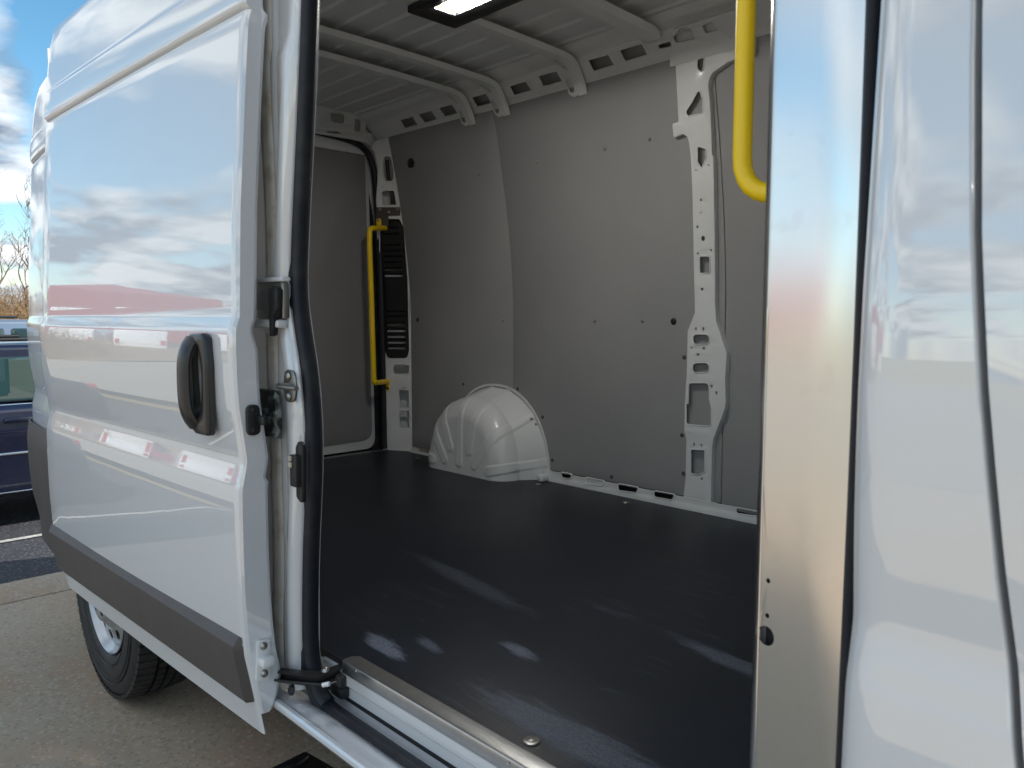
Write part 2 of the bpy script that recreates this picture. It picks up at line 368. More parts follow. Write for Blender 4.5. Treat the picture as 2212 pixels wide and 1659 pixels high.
l1 = meshobj('parking_line', [(x0, -1.9, gz(x0) + .003), (x1, -1.9, gz(x1) + .003), (x1, 20, gz(x1) + .003), (x0, 20, gz(x0) + .003)], [(0, 1, 2, 3)], linep, smooth=0); tag(l1, kind='structure')

# ================================================================ THE VAN
van = thing('cargo_van', 'white high-roof cargo van with its sliding side door open, filling the picture', 'van', (-1.6, 1.8, 0))
FL = .57; XR = -3.83
# exterior side profile: (z, y of the closed skin)
DP = [(.40, .768), (.422, .765), (.479, .755), (.55, .742), (.612, .730), (.67, .725), (.75, .721), (.847, .720), (.93, .7205), (.985, .7215), (1.0, .7235), (1.012, .7265), (1.045, .7335), (1.057, .735), (1.075, .733), (1.134, .7255), (1.175, .720), (1.235, .7175), (1.295, .717), (1.335, .718), (1.348, .7195), (1.366, .7265), (1.375, .728), (1.394, .7285),
      (1.6, .737), (1.843, .755), (1.98, .7665), (2.0, .7695), (2.012, .7735), (2.019, .7755), (2.027, .7655), (2.032, .764), (2.06, .764), (2.10, .767), (2.112, .7695), (2.116, .773), (2.124, .7735), (2.2, .783), (2.27, .793), (2.33, .808), (2.36, .825), (2.40, .86), (2.46, .93)]
DZ = [z for z, y in DP]
def dprof(z): return interp(DP, z)
def taper(x): return .075 * max(0, -3.10 - x) ** 2 + (1.2 * max(0, -3.82 - x) ** 1.5)
def bprof(x, z): return dprof(z) + .055 + taper(x)
cutz = [z for z in DZ if .41 < z < 2.45]
# --- sliding door (own matrix; verts in door space: x 0..-1.4)
DY = R(2.0); DM = Matrix.Translation((-1.6, .75, 0)) @ Matrix.Rotation(DY, 4, 'Z') @ Matrix.Translation((0, -.75, 0))
DLEN = 1.40
def edge_roll(x, z):
    """skin rolls in at the four edges"""
    e = 0
    d1 = -x; d2 = x + DLEN; d3 = z - .415; d4 = 2.352 - z
    for d, r in ((d2, .03), (d4, .03)):
        if d < r: e += .014 * (1 - d / r) ** 2
    if d1 < .006: e += .003 * (1 - d1 / .006)
    return e
out = fillet([(0, .418), (0, 2.352), (-DLEN, 2.352), (-DLEN + .005, .75), (-DLEN + .03, .425)], [.0, .05, .09, .01, .02])
bm = plate_bm(out, [], .0012, 0, [-.003, -.006, -.02] + frange(-DLEN, 0, .12) + [-DLEN + .01, -DLEN + .02, -DLEN + .03], cutz + [2.29, 2.3, 2.335, 2.345, 1.45, 1.52, 1.7, 1.78], lambda x, z, w: (x, dprof(z) + edge_roll(x, z) + w + .004 * sin(pi * max(0, min(1, -x / DLEN))) * -1, z))
me = bpy.data.meshes.new('sliding_door'); bm.to_mesh(me); bm.free()
door = finish(bpy.data.objects.new('sliding_door', me), None, white, 40)
attach(door, van, DM)
WM[door.name] = Matrix()   # sub-parts are built in door space
door['label'] = 'white sliding door slid back along the van side'
# inner shell and leading return face
ret = [(-.0005, .0), (-.0005, 2.31)]
zl = [.47, .5] + [z for z in DZ if .5 < z < 2.3] + [2.31]
vs = []; fs = []
for i, z in enumerate(zl):
    y0 = dprof(z) + .002; y1 = dprof(z) + .034 + .022 * min(1, (1.5 - min(z, 1.5)) / .5 + .0) * (0 if z > 1.0 else 1) + (.012 if 1.0 < z < 1.3 else 0) + .018
    sh = .04 * max(0, (.53 - z) / .06)
    vs += [(0, y0, z), (.004, y0 + .006, z), (.004, y1 - sh - .012, z), (-.002, y1 - sh - .003, z), (-.014, y1 - sh, z), (-.30, y1 - sh + .006, z)]
for i in range(len(zl) - 1):
    for k in range(5): fs.append((i * 6 + k, i * 6 + k + 1, i * 6 + 6 + k + 1, i * 6 + 6 + k))
o = meshobj('door_edge_face', vs, fs, white, door, 30)
bmi = plate_bm([(-.02, .5), (-.02, 2.27), (-DLEN + .03, 2.27), (-DLEN + .03, .5)], [], .03, .004, (), cutz, lambda x, z, w: (x, dprof(z) + .045 + w, z)); bmobj('inner_shell', bmi, primer, door)
# cladding strip
z0, z1 = .492, .655
def cl(x, z, w): return (x, dprof(z) - .002 + w, z)
cp = [(.492, -.001), (.494, .014), (.500, .018), (.62, .019), (.634, .017), (.655, .002), (.656, -.002)]
vs = []; fs = []; xsl = [(-.010, 0), (-.026, 1)] + [(-x, 1) for x in frange(.06, DLEN - .06, .15)] + [(-DLEN + .028, 1), (-DLEN + .012, 0)]
for x, s_ in xsl:
    for z, o_ in cp: vs.append((x, dprof(z) - o_ * (s_ if o_ > .003 else 1), z + (.006 if s_ == 0 and z < .5 else 0)))
n = len(cp)
for i in range(len(xsl) - 1):
    for k in range(n - 1): fs.append((i * n + k, i * n + k + 1, (i + 1) * n + k + 1, (i + 1) * n + k))
o = meshobj('side_cladding', vs, fs, clad, door, 25)
# the handle
hx, hz = -.132, 1.222
def dlocal(u, v, depth):
    inv = DM.inverted(); c = inv @ CAM; d = inv.to_3x3() @ ray(u, v); return c + d * ((depth - c.y) / d.y)
ho = fillet([(-.058, -.045), (-.044, -.105), (-.012, -.118), (.047, -.117), (.053, .04), (.045, .104), (.03, .112), (-.035, .110), (-.052, .075)], [.06, .03, .02, .008, .1, .02, .01, .02, .04], 5)
hole = fillet([(-.030, -.065), (-.008, -.082), (.018, -.062), (.024, .02), (.014, .082), (-.022, .088), (-.03, .05)], [.02, .015, .02, .05, .02, .012, .02], 4)
hp = lambda dy: (lambda x, z, w: (hx + x, dprof(1.22) - dy - w * 1, hz + z))
hb = plate('door_handle', ho, [hole], blackp, door, .022, .006, mapf=hp(.012), smooth=50)
WM[hb.name] = Matrix()
cupv = []; cf = []
hc = [(sum(p[0] for p in hole) / len(hole)), (sum(p[1] for p in hole) / len(hole))]
for k, (sc, dy) in enumerate(((1.03, .016), (.98, .002), (.7, -.012), (.3, -.016))):
    cupv += [(hx + hc[0] + (x - hc[0]) * sc, dprof(1.22) - dy, hz + hc[1] + (z - hc[1]) * sc) for x, z in hole]
nn = len(hole)
for k in range(3): cf += [(k * nn + i, k * nn + (i + 1) % nn, (k + 1) * nn + (i + 1) % nn, (k + 1) * nn + i) for i in range(nn)]
cf.append(tuple(3 * nn + i for i in range(nn)))
meshobj('handle_cup', cupv, cf, satinb, door, 50)
gp = [(hx - .024 + .006 * (1 - (t * 2 - 1) ** 2) * -1, dprof(1.22) - .016 - .020 * (1 - (t * 2 - 1) ** 4), hz - .100 + .198 * t) for t in [i / 14 for i in range(15)]]
sweep('handle_grip', gp, [(.026 * cos(a), .013 * sin(a)) for a in [2 * pi * k / 14 for k in range(14)]], blackp, door, side=(0, 1, 0), smooth=60)
# catch on the door's leading face, bracket and screws lower down
ce = dprof(1.145) + .032
plate('door_catch', fillet([(-.016, -.034), (.016, -.034), (.016, .034), (-.016, .034)], .015, 6), [], satinb, door, .010, .003, mapf=lambda a, z, w: (.010 + w, ce + a, 1.145 + z))
box('catch_tongue', .008, .045, ce + .005, ce + .018, 1.135, 1.155, satinb, door, .003)
for dz in (-.022, .022): rivet('bolt', (.013, ce, 1.145 + dz), (1, 0, 0), .007, satinb, door)
be = dprof(.6) + .030
plate('stop_bracket', fillet([(-.018, -.045), (.016, -.05), (.02, .045), (-.012, .05)], .008), [], primer, door, .008, .002, mapf=lambda a, z, w: (.008 + w, be + a, .598 + z))
box('bracket_lug', .006, .035, be - .012, be + .018, .588, .61, primer, door, .006)
for dz in (-.030, .034): rivet('bolt', (.012, be + .002, .598 + dz), (1, .1, 0), .0095, steel, door, .7)
# swan-neck lever of the middle roller
lv = fillet([(-.012, -.055), (-.002, -.05), (.004, -.012), (.022, .004), (.026, .05), (.012, .058), (-.014, .05)], .010)
plate('roller_lever', lv, [], satinb, door, .018, .004, mapf=lambda a, z, w: (.015 + a, .812 + w, 1.38 + z))

# --- rear quarter panel behind the door, tail corner and bumper
WX, WZ, WR = -2.94, .3755, .375
arch = [(WX + .46 * cos(a), .42 + .44 * sin(a)) for a in [pi * i / 20 for i in range(21)]]
q = [(-1.70, .42), (-1.70, 2.44), (-3.44, 2.44), (-3.44, .42)] + arch[::-1]
bm = plate_bm(q, [], .0015, 0, frange(-3.44, -1.70, .15), cutz, lambda x, z, w: (x, bprof(x, z) + w, z)); bmobj('rear_quarter_panel', bm, white, van)
q = [(-3.446, .72), (-3.446, 2.40), (-3.95, 2.38), (-3.95, .72)]
bm = plate_bm(q, [], .0015, 0, frange(-3.95, -3.446, .04), cutz, lambda x, z, w: (x, bprof(x, z) + w, z)); bmobj('tail_corner_panel', bm, white, van)
def bump_prof(x, z): return bprof(x, max(z, .5)) - .022 + .05 * max(0, (.5 - z)) + .010 * max(0, (z - .86) / .07)
bm = plate_bm(fillet([(-3.28, .40), (-3.28, .80), (-3.34, .925), (-4.02, .925), (-4.02, .40)], [0, .03, .03, .0, 0]), [], .003, 0, frange(-4.02, -3.28, .05), [.45, .5, .55, .612, .67, .75, .8, .85, .88, .9], lambda x, z, w: (x, bump_prof(x, z) + w, z))
bumper = bmobj('rear_bumper', bm, clad, van)
box('bumper_bar', -4.06, -3.98, .93, 2.66, .40, .62, clad, van, .02)
# inner wheel housing (dark) over the rear wheel
grid('wheel_liner', lambda a, c: (WX + .455 * cos(pi * a), .86 + .32 * c, .40 + .45 * sin(pi * a)), 24, 2, dark, van)
# outer shell: left side, roof, rear, nose so that light comes in only where it does in the place
MY = 1.80
shell = []
rp_ = [(z, y) for z, y in DP]
rp_ += [(2.50, 1.02), (2.525, 1.15), (2.545, 1.4), (2.55, 1.8 - .055)]
prof = [(y + .055, z) for z, y in rp_]
right_up = [p for p in prof if p[1] >= 2.33]
left = [(2 * MY - y, z) for y, z in prof][::-1]
full = right_up + left[1:]
def strip_x(name, prof2, xa, xb, m, par, nx=8, tp=False, smooth=35):
    vs = []; fs = []; n = len(prof2)
    for i in range(nx + 1):
        x = xa + (xb - xa) * i / nx
        for y, z in prof2:
            k = taper(x) if tp else 0
            vs.append((x, y + (k if y < MY else -k), z))
    for i in range(nx):
        for k in range(n - 1): fs.append((i * n + k, i * n + k + 1, (i + 1) * n + k + 1, (i + 1) * n + k))
    return meshobj(name, vs, fs, m, par, smooth)
strip_x('roof_and_far_side', full, -3.95, 1.35, white, van, 24, True)
box('underbody', -3.9, 1.3, .93, 2.70, .38, .535, dark, van)
# near side above the opening
up = [(y, z) for y, z in prof if 2.27 <= z <= 2.34]; strip_x('side_header', up, -1.72, -.33, white, van, 4)

# --- front body pillar and front door (right of the picture)
SH = [(.40, -.112), (.80, -.128), (.973, -.152), (1.136, -.175), (1.31, -.196), (1.446, -.209), (1.654, -.222), (2.0, -.232), (2.33, -.225)]
BZ = [.42, .6, .8, .993, 1.07, 1.146, 1.245, 1.31, 1.443, 1.64, 2.0, 2.33]
def shut(z): return interp(SH, z)
FP = [(.40, .825), (.42, .822), (.5, .805), (.6, .785), (.67, .780), (.75, .777), (.847, .7755), (.95, .776), (.985, .777), (1.0, .779), (1.012, .782), (1.045, .788), (1.057, .789), (1.075, .7875), (1.134, .782), (1.2, .777), (1.3, .776), (1.4, .779), (1.6, .792), (1.843, .810), (2.0, .822), (2.2, .842), (2.33, .885), (2.4, .93)]
def fprof(z): return interp(FP, z)
SL = [(.56, 1830), (.86, 1836), (1.05, 1848), (1.21, 1853)]
def bx(z): return -.318 - .006 * max(0, 1.2 - z) - .005 * max(0, z - 1.5)
bmv = []; bf = []
zz = sorted(set([z for z in DZ if .42 <= z <= 2.33] + [.42, 1.45, 1.52, 1.7, 1.78, 2.33]))
cols = []
for z in zz:
    yb = fprof(z); a = bx(z); s_ = shut(z) - .004
    row = [(a, .868), (a + .001, yb + .035), (a + .006, yb + .018), (a + .017, yb + .006), (a + .034, yb + .0005), (a + .046, yb)]
    for t in (0, .1, .35, .62, .9, .97): row.append((a + .06 + (s_ - a - .06) * t, yb))
    row += [(s_ - .002, yb), (s_ - .0003, yb + .002), (s_, yb + .010), (s_, yb + .035)]
    cols.append(row)
nr = len(cols[0]); bmv = [(x, y, z) for row, z in zip(cols, zz) for x, y in row]
for i in range(len(zz) - 1):
    for k in range(nr - 1): bf.append((i * nr + k, i * nr + k + 1, (i + 1) * nr + k + 1, (i + 1) * nr + k))
meshobj('front_body_pillar', bmv, bf, white, van, 50)
wv = []; wf = []
for i, z in enumerate(zz): wv += [(shut(z) - .006, fprof(z) + .034, z), (shut(z) + .01, fprof(z) + .036, z)]
for i in range(len(zz) - 1): wf.append((2 * i, 2 * i + 1, 2 * i + 3, 2 * i + 2))
meshobj('shut_line_seal', wv, wf, rubber, van)
fd = [(shut(z) + .0035, z) for z in BZ] + [(.95, 2.2), (1.05, 1.4), (1.0, .42)]
fwh = fillet([(-.09, 1.52), (-.09, 2.12), (.72, 2.08), (.92, 1.47), (.2, 1.47)], .04)
bm = plate_bm(fd, [fwh], .004, 0, frange(-.2, 1, .15), cutz, lambda x, z, w: (x, fprof(z) + w + .004 * max(0, 1 - (x - shut(z) - .0035) / .006) ** 2, z)); fdo = bmobj('front_door', bm, white, van, 40)
WM[fdo.name] = Matrix()
bm = plate_bm(fwh, [], .004, 0, (), [1.6, 1.8, 2.0], lambda x, z, w: (x, fprof(z) + .008 + w, z)); bmobj('door_window', bm, glass, fdo)
box('front_cab_shell', 1.02, 1.5, .80, 2.78, .42, 1.9, white, van, .1, 3)

# --- right side inner B pillar, aluminium trim, partition
ap = [(-.333, .874), (-.338, .862), (-.345, .861), (-.40, .8735), (-.4585, .886), (-.4600, .8875), (-.4605, .8865), (-.466, .8895), (-.471, .8945), (-.474, .903), (-.476, .93), (-.470, .99)]
azs = [FL - .03] + frange(FL - .03, 2.36, .12) + [2.36]
HZ = [(hit(1672, 1378, Y=.884).z, .0105, .0), (hit(1672, 1257, Y=.884).z, .0028, 0), (hit(1671, 1333, Y=.884).z, .0028, 0)]
def amap(s, z, w):
    d = 0
    for (x0, y0), (x1, y1) in zip(ap, ap[1:]):
        l = math.hypot(x1 - x0, y1 - y0)
        if s <= d + l or (x1, y1) == ap[-1]:
            t = (s - d) / l; nx, ny = (y1 - y0) / l, -(x1 - x0) / l
            wav = .0006 * sin(z * 3.1 + 1) * sin(pi * min(1, s / .12))
            return (x0 + (x1 - x0) * t + nx * w, y0 + (y1 - y0) * t + ny * w + wav, z)
        d += l
lens_ = []; d = 0
for (x0, y0), (x1, y1) in zip(ap, ap[1:]): d += math.hypot(x1 - x0, y1 - y0); lens_.append(d)
sH = lens_[3] - .010
al = plate('aluminium_trim', [(0, FL - .02), (d, FL - .02), (d, 2.36), (0, 2.36)], [circ(sH, HZ[0][0], .0125, 24)] + [circ(sH - .001, h[0], .0032, 10) for h in HZ[1:]], alu, van, .0015, 0, lens_[:-1], frange(FL, 2.36, .1), amap, 45)
tv = []
box('partition', -.470, -.44, .90, 2.70, FL, 2.45, hard, van, .004)
box('partition_post', -.458, -.36, .897, .99, FL, 2.40, dark, van, .004)
# fold line of the trim: its highlight laid on as a thin chrome line
tube('fold_highlight', [(-.4603, .8855, FL), (-.4603, .8855, 1.38)], .0011, chrome, van, n=6)
rivet('rivet', (-.478, .915, hit(1652, 525, Y=.9).z), (-1, 0, 0), .006, steel, van, .9)
tube('grab_handle', [(-.455, 1.066, 2.17), (-.602, 1.066, 2.17), (-.602, 1.066, 1.548), (-.455, 1.066, 1.548)], .0142, yellow, van, fr=.062, n=20).data
# right seal of the opening
sp = [( -.012, -.014), (.0, -.020), (.012, -.014), (.015, -.002), (.010, .004), (.014, .012), (.006, .020), (-.008, .020), (-.013, .010), (-.009, .003), (-.015, -.004)]
def seal_path_right():
    return [(bx(z) - .010, .868, z) for z in [.50, .6, .8, .95, 1.0, 1.05, 1.1, 1.2, 1.4, 1.6, 1.8, 2.0, 2.2, 2.28]]
# one closed rubber seal round the whole opening
LS = [(2.28, -1.478), (2.1, -1.492), (1.90, -1.515), (1.66, -1.550), (1.55, -1.566), (1.458, -1.576), (1.40, -1.574), (1.33, -1.560), (1.27, -1.543), (1.20, -1.530), (1.12, -1.524), (1.04, -1.526), (.96, -1.534), (.88, -1.545), (.80, -1.553), (.70, -1.560), (.62, -1.563), (.56, -1.558)]
pth = [(-.45, .872, 2.352), (-.9, .872, 2.32), (-1.38, .872, 2.352), (-1.44, .872, 2.30)] + [(x - .018, .872, z) for z, x in LS]
pth += [(-1.550, .872, .515), (-1.540, .875, .490), (-1.520, .880, .476)]
low = [(-1.552, .874, .53), (-1.546, .876, .50), (-1.525, .881, .480), (-1.48, .884, .474), (-1.40, .885, .473), (-1.1, .885, .473), (-.8, .885, .473), (-.5, .885, .473), (-.38, .882, .476), (-.335, .875, .50)]
def smoothp(pts, it=2):
    pts = [Vector(p) for p in pts]
    for _ in range(it):
        o = [pts[0]]
        for a, c in zip(pts, pts[1:]): o += [a * .75 + c * .25, a * .25 + c * .75]
        o.append(pts[-1]); pts = o
    return pts
spr = [(-.026, -.004), (-.025, -.016), (-.019, -.024), (-.009, -.024), (-.004, -.012), (-.001, -.004), (.003, -.008), (.009, -.020), (.017, -.022), (.023, -.015), (.026, -.002), (.024, .014), (.014, .026), (-.010, .026), (-.022, .012)]
sweep('door_seal', smoothp(pth, 2), [(-a * .86, b_ * .85) for a, b_ in spr], rubber, van, side=(0, 1, 0), smooth=60)
sweep('door_seal', smoothp(low, 2), [(-a * .42, b_ * .72 - .003) for a, b_ in spr], rubber, van, side=(0, 1, 0), smooth=60)
sweep('door_seal', smoothp([(-.335, .87, .50)] + seal_path_right()[1:], 1), [(a * .7, b_ * .7) for a, b_ in spr], rubber, van, side=(0, 1, 0), smooth=60)

# --- rear jamb of the opening (C pillar)
zj = [.50, .60, .75, .85, .93, .99, 1.03, 1.08, 1.13, 1.20, 1.27, 1.3, 1.40, 1.46, 1.52, 1.6, 1.8, 1.9, 1.93, 1.98, 2.1, 2.28]
jv = []; jf = []
def jprof(z):
    xs_ = interp([(zz_, xx_) for zz_, xx_ in LS[::-1]], z)
    dip = .010 * (1 if .95 < z < 1.33 else 0)
    ledge = .012 if z > 1.93 else 0
    return [(-1.86, .862), (-1.70, .856), (-1.682, .853), (-1.670, .850), (-1.660, .848), (-1.632, .846), (-1.624, .852), (-1.615, .856), (min(-1.598, xs_ - .060 + ledge * .4), .836 + ledge), (xs_ - .050, .833 + ledge), (xs_ - .036, .836 + ledge * .6), (xs_ - .028, .845), (xs_ - .022, .862), (xs_ - .020, .90)]
for z in zj: jv += [(x, y + .002, z) for x, y in jprof(z)]
k_ = len(jprof(1))
for i in range(len(zj) - 1):
    for k in range(k_ - 1): jf.append((i * k_ + k, i * k_ + k + 1, (i + 1) * k_ + k + 1, (i + 1) * k_ + k))
jamb = meshobj('rear_jamb', jv, jf, white, van, 50); WM[jamb.name] = Matrix()
# seam sealer bead down the jamb
bpz = [2.28, 2.1, 1.98, 1.93, 1.90, 1.7, 1.5, 1.44]
sbx = lambda z: -1.664 + .006 * sin(z * 9) + (.010 if z > 1.95 else 0) + (-.006 if z < 1.0 else 0) - (.0 if z > .7 else .004)
bprf = [(-.026, 0), (-.024, .004), (-.010, .006), (.010, .0055), (.022, .004), (.025, 0)]
for za, zb in ((2.28, 1.445), (1.33, .53)):
    pp = [(sbx(z), .847, z) for z in [za + (zb - za) * i / 24 for i in range(25)]]
    sweep('sealer_bead', pp, [(a, -c) for a, c in bprf], bead, jamb, side=(0, 1, 0), closed=False, smooth=60)
# rail end pocket with steel bracket
box('rail_pocket', -1.70, -1.578, .826, .845, 1.365, 1.447, steel, jamb, .004)
box('rail_pocket_lip', -1.70, -1.565, .818, .842, 1.447, 1.458, white, jamb, .004)
box('rail_pocket_lip', -1.70, -1.58, .812, .842, 1.345, 1.364, white, jamb, .006)
box('rail_end', -1.69, -1.60, .814, .826, 1.385, 1.43, alud, jamb, .003)
# striker
sx = -1.548; sz = 1.218
plate('striker_plate', fillet([(-.026, -.036), (.018, -.036), (.026, .0), (.02, .036), (-.022, .036), (-.03, 0)], .02, 5), [], steel, jamb, .006, .0015, mapf=lambda a, z, w: (sx + a, .826 + w, sz + z))
for dz in (-.022, .022): rivet('bolt', (sx - .002, .821, sz + dz), (0, -1, 0), .0095, steel, jamb, .55)
sweep('striker_bar', [(sx - .022, .806, sz), (sx + .062, .806, sz)], [(.006 * cos(a), .0055 * sin(a)) for a in [2 * pi * k / 12 for k in range(12)]], steel, jamb, smooth=60)
box('striker_foot', sx - .024, sx - .008, .805, .826, sz - .007, sz + .007, steel, jamb, .002)
# mottled plate and contact block
box('mottled_plate', -1.70, -1.607, .818, .834, 1.094, 1.203, rubd, jamb, .002)
plate('contact_block', fillet([(-.010, -.062), (.016, -.075), (.022, .055), (.006, .068), (-.008, .05)], .010), [], satinb, jamb, .012, .003, mapf=lambda a, z, w: (-1.517 + a, .826 + w, 1.035 + z))
box('contact_housing', -1.530, -1.502, .808, .826, 1.0, 1.07, satinb, jamb, .002)
for dz in (.022, .008): box('contact_pad', -1.5285, -1.517, .8035, .808, 1.035 + dz, 1.046 + dz, bead, jamb, .001)

# --- sill of the opening
sillp = [(.86, .40), (.825, .440), (.797, .466), (.7935, .473), (.794, .481), (.798, .486), (.806, .4865), (.812, .483), (.820, .4815), (.832, .4835), (.845, .4815), (.862, .474), (.880, .466), (.900, .460), (.906, .452), (.912, .446), (.924, .446), (.929, .450), (.9305, .482), (.9265, .486), (.9285, .508), (.925, .512), (.9225, .516), (.924, .542), (.928, .546), (.935, .548)]
strip_x('door_sill', sillp, -1.86, -.20, white, van, 6, smooth=28)
strip_x('lower_side_skin', [(.862, .476), (.835, .483), (.808, .487), (.797, .483), (.7935, .473), (.797, .466), (.825, .44), (.86, .40)], -2.40, -1.62, white, van, 3, smooth=28)
# aluminium edge trim of the floor
xt = hit(745, 1432, Y=.925).x
bm = bmesh.new()
tp_ = [(.9185, .545), (.9175, .570), (.9195, .5745), (.924, .5765), (.958, .5765), (.960, .5745), (.958, .572)]
vs = []; fs = []
for i, (x, c) in enumerate(((xt, .014), (xt + .012, 0), (-.5, 0))):
    for y, z in tp_: vs.append((x, y if not (c and y > .93) else y - c, z))
for i in range(2):
    for k in range(len(tp_) - 1): fs.append((i * 7 + k, i * 7 + k + 1, (i + 1) * 7 + k + 1, (i + 1) * 7 + k))
meshobj('floor_edge_trim', vs, fs, alud, van, 30)
for uu in (770, 1098): p = hit(uu, 1449 if uu == 770 else 1648, Z=.577); rivet('screw', p, (0, 0, 1), .004, steel, van, .5)
box('floor_edge_strip', -1.60, xt + .01, .921, .935, .54, .5535, white, van, .002)
# --- lower door arm, cable and wire ends
ar = [hit(572, 1455, Y=.80), hit(640, 1462, Y=.82), hit(690, 1468, Y=.86), hit(728, 1452, Y=.905), hit(740, 1448, Y=.925)]
sweep('lower_roller_arm', smoothp(ar, 2), [(-.010, -.013), (.010, -.013), (.010, -.008), (-.004, -.008), (-.004, .008), (.010, .008), (.010, .013), (-.010, .013)], satinb, van, smooth=30)
rivet('bolt', hit(703, 1459, Y=.875) + Vector((0, 0, .012)), (0, -.3, 1), .010, steel, van, .8)
box('roller_bracket', ar[-1].x - .025, ar[-1].x + .025, .905, .928, .487, .512, satinb, van, .004)
cb_ = [hit(575, 1466, Y=.79), hit(620, 1473, Y=.80), hit(680, 1478, Y=.83), hit(702, 1479, Y=.845)]
tube('control_cable', smoothp(cb_, 2), .0032, satinb, van, n=8)
p0, p1 = hit(697, 1480, Y=.842), hit(712, 1477, Y=.852); tube('cable_ferrule', [p0, p1], .0055, white, van, n=10)
p2 = hit(733, 1470, Y=.875); tube('cable_core', [p1, p2], .0012, steel, van, n=6)
box('cable_clamp', p2.x - .010, p2.x + .014, p2.y - .006, p2.y + .012, p2.z - .012, p2.z + .012, satinb, van, .004)
pt = hit(631, 1490, Y=.82); rivet('rubber_plug', pt, (0, -1, .3), .013, rubber, van, .6)

# --- cargo floor
ax0, ax1 = -3.30, -2.55
fo = [(XR + .02, .93), (-.46, .93), (-.46, 2.735), (XR + .02, 2.735)]
bm = plate_bm(fo, [], .018, .001, mapf=lambda x, y, w: (x, y, FL - .009 + w)); cf_ = bmobj('cargo_floor', bm, floorm, van)
WM[cf_.name] = Matrix()
fb = plate('floor_bolt', circ(0, 0, .016, 24), [], steel, cf_, .004, .0015, mapf=lambda x, y, w: (hit(1148, 1603, Z=.57).x + x, hit(1148, 1603, Z=.57).y + y, FL + .002 + w))
rivet('bolt_head', hit(1148, 1603, Z=.57) + Vector((0, 0, .003)), (0, 0, 1), .010, steel, cf_, .35)
for u, v in ((1163, 1046), (1352, 1085), (902, 990)):
    p = hit(u, v, Z=FL); rivet('tie_down', p, (0, 0, 1), .015, steel, cf_, .25)
box('floor_front_edge', -1.62, -.46, .926, .931, .548, .5695, satinb, van)

# --- left wall (far side) surfaces
def Yl(z): return 2.74 - .135 * max(0, (z - 1.4) / .94) ** 1.6
def hitl(u, v, off=0):
    Y = 2.70
    for _ in range(8): p = hit(u, v, Y=Y); Y = Yl(p.z) - off
    return p
def L2(off, f_): return lambda *a: (lambda p: (p.x, p.z))(hitl(*f_(*a), off))
r3 = lambda x, y: (1262 + x / 3, y / 3); r6 = lambda x, y: (1262 + x / 3, 548.6 + y / 3)
c1 = lambda x, y: (1399 + x * .2315, y * .2315); r2 = lambda x, y: (603.4 + x / 3, y / 3); r5 = lambda x, y: (603.4 + x / 3, 548.6 + y / 3)
c6 = lambda x, y: (740.6 + x * .43, 301.7 + y * .43); c3 = lambda x, y: (630.9 + x * .1819, 192 + y * .1819)
wz = frange(.5, 2.45, .09)
wallmap = lambda off: (lambda x, z, w: (x, Yl(z) - off + w, z))
xc = -2.80
def wm2(x, z, w): return (x, Yl(z) - .006 + w - (.10 * max(0, xc - x)) * .05, z)
p_r = XR + .17
w1 = [(xc, .62), (-1.60, .62), (-1.60, 2.40), (xc, 2.40)]
plate('wall_panel', w1, [], hard, van, .004, .001, (), wz, wallmap(.006))
w2 = [(p_r + .004, .60), (xc - .002, .60), (xc - .002, 2.40), (p_r + .004, 2.40)]
plate('wall_panel', w2, [], hard, van, .004, .001, (), wz, wm2)
w3 = [(-1.60 + .002, .60), (-.47, .60), (-.47, 2.42), (-1.598, 2.42)]
plate('wall_panel', w3, [], hard, van, .004, .001, (), wz, wallmap(.004))
meshobj('outer_skin', [(-3.9, 2.79, .5), (-.4, 2.79, .5), (-.4, 2.79, 1.5), (-3.9, 2.79, 1.5), (-.4, 2.66, 2.46), (-3.9, 2.66, 2.46)], [(0, 1, 2, 3), (3, 2, 4, 5)], primer, van)
# fasteners of the panels
for (u, v) in ((1403, 301), (1307, 321), (1160, 351), (1033, 378), (947, 692), (1014, 692), (1087, 692), (1168, 693), (1285, 693), (1388, 693)):
    p = hitl(u, v, .009); rivet('rivet', p, (0, -1, 0), .0075, steel, van, .7)
for (u, v) in ((1478, 772), (1473, 940), (1476, 1023), (1321, 1030), (1172, 901), (1118, 840), (1000.7, 829.6), (900, 805), (900, 863.6), (901.7, 923.6), (898, 746), (1193, 994), (1554, 933), (736, 706), (797, 694)):
    if u in (736, 797): p = hit(u, v, X=XR - .028); nrm = (1, 0, 0)
    else: p = hitl(u, v, .009); nrm = (0, -1, 0)
    rivet('plug', p, nrm, .0095 if u != 1554 else .006, clad if u != 1554 else steel, van, .35)
p = hitl(1455, 694, .009); rivet('black_plug', p, (0, -1, 0), .015, satinb, van, .4)
p = hitl(902, 691, .012); rivet('black_plug', p, (0, -1, 0), .012, satinb, van, .4)
hp_ = hitl(888, 352, .012); plate('hexagonal_cap', circ(0, 0, .029, 6), [], satinb, van, .014, .003, mapf=lambda x, z, w: (hp_.x + x, hp_.y + w, hp_.z + z))

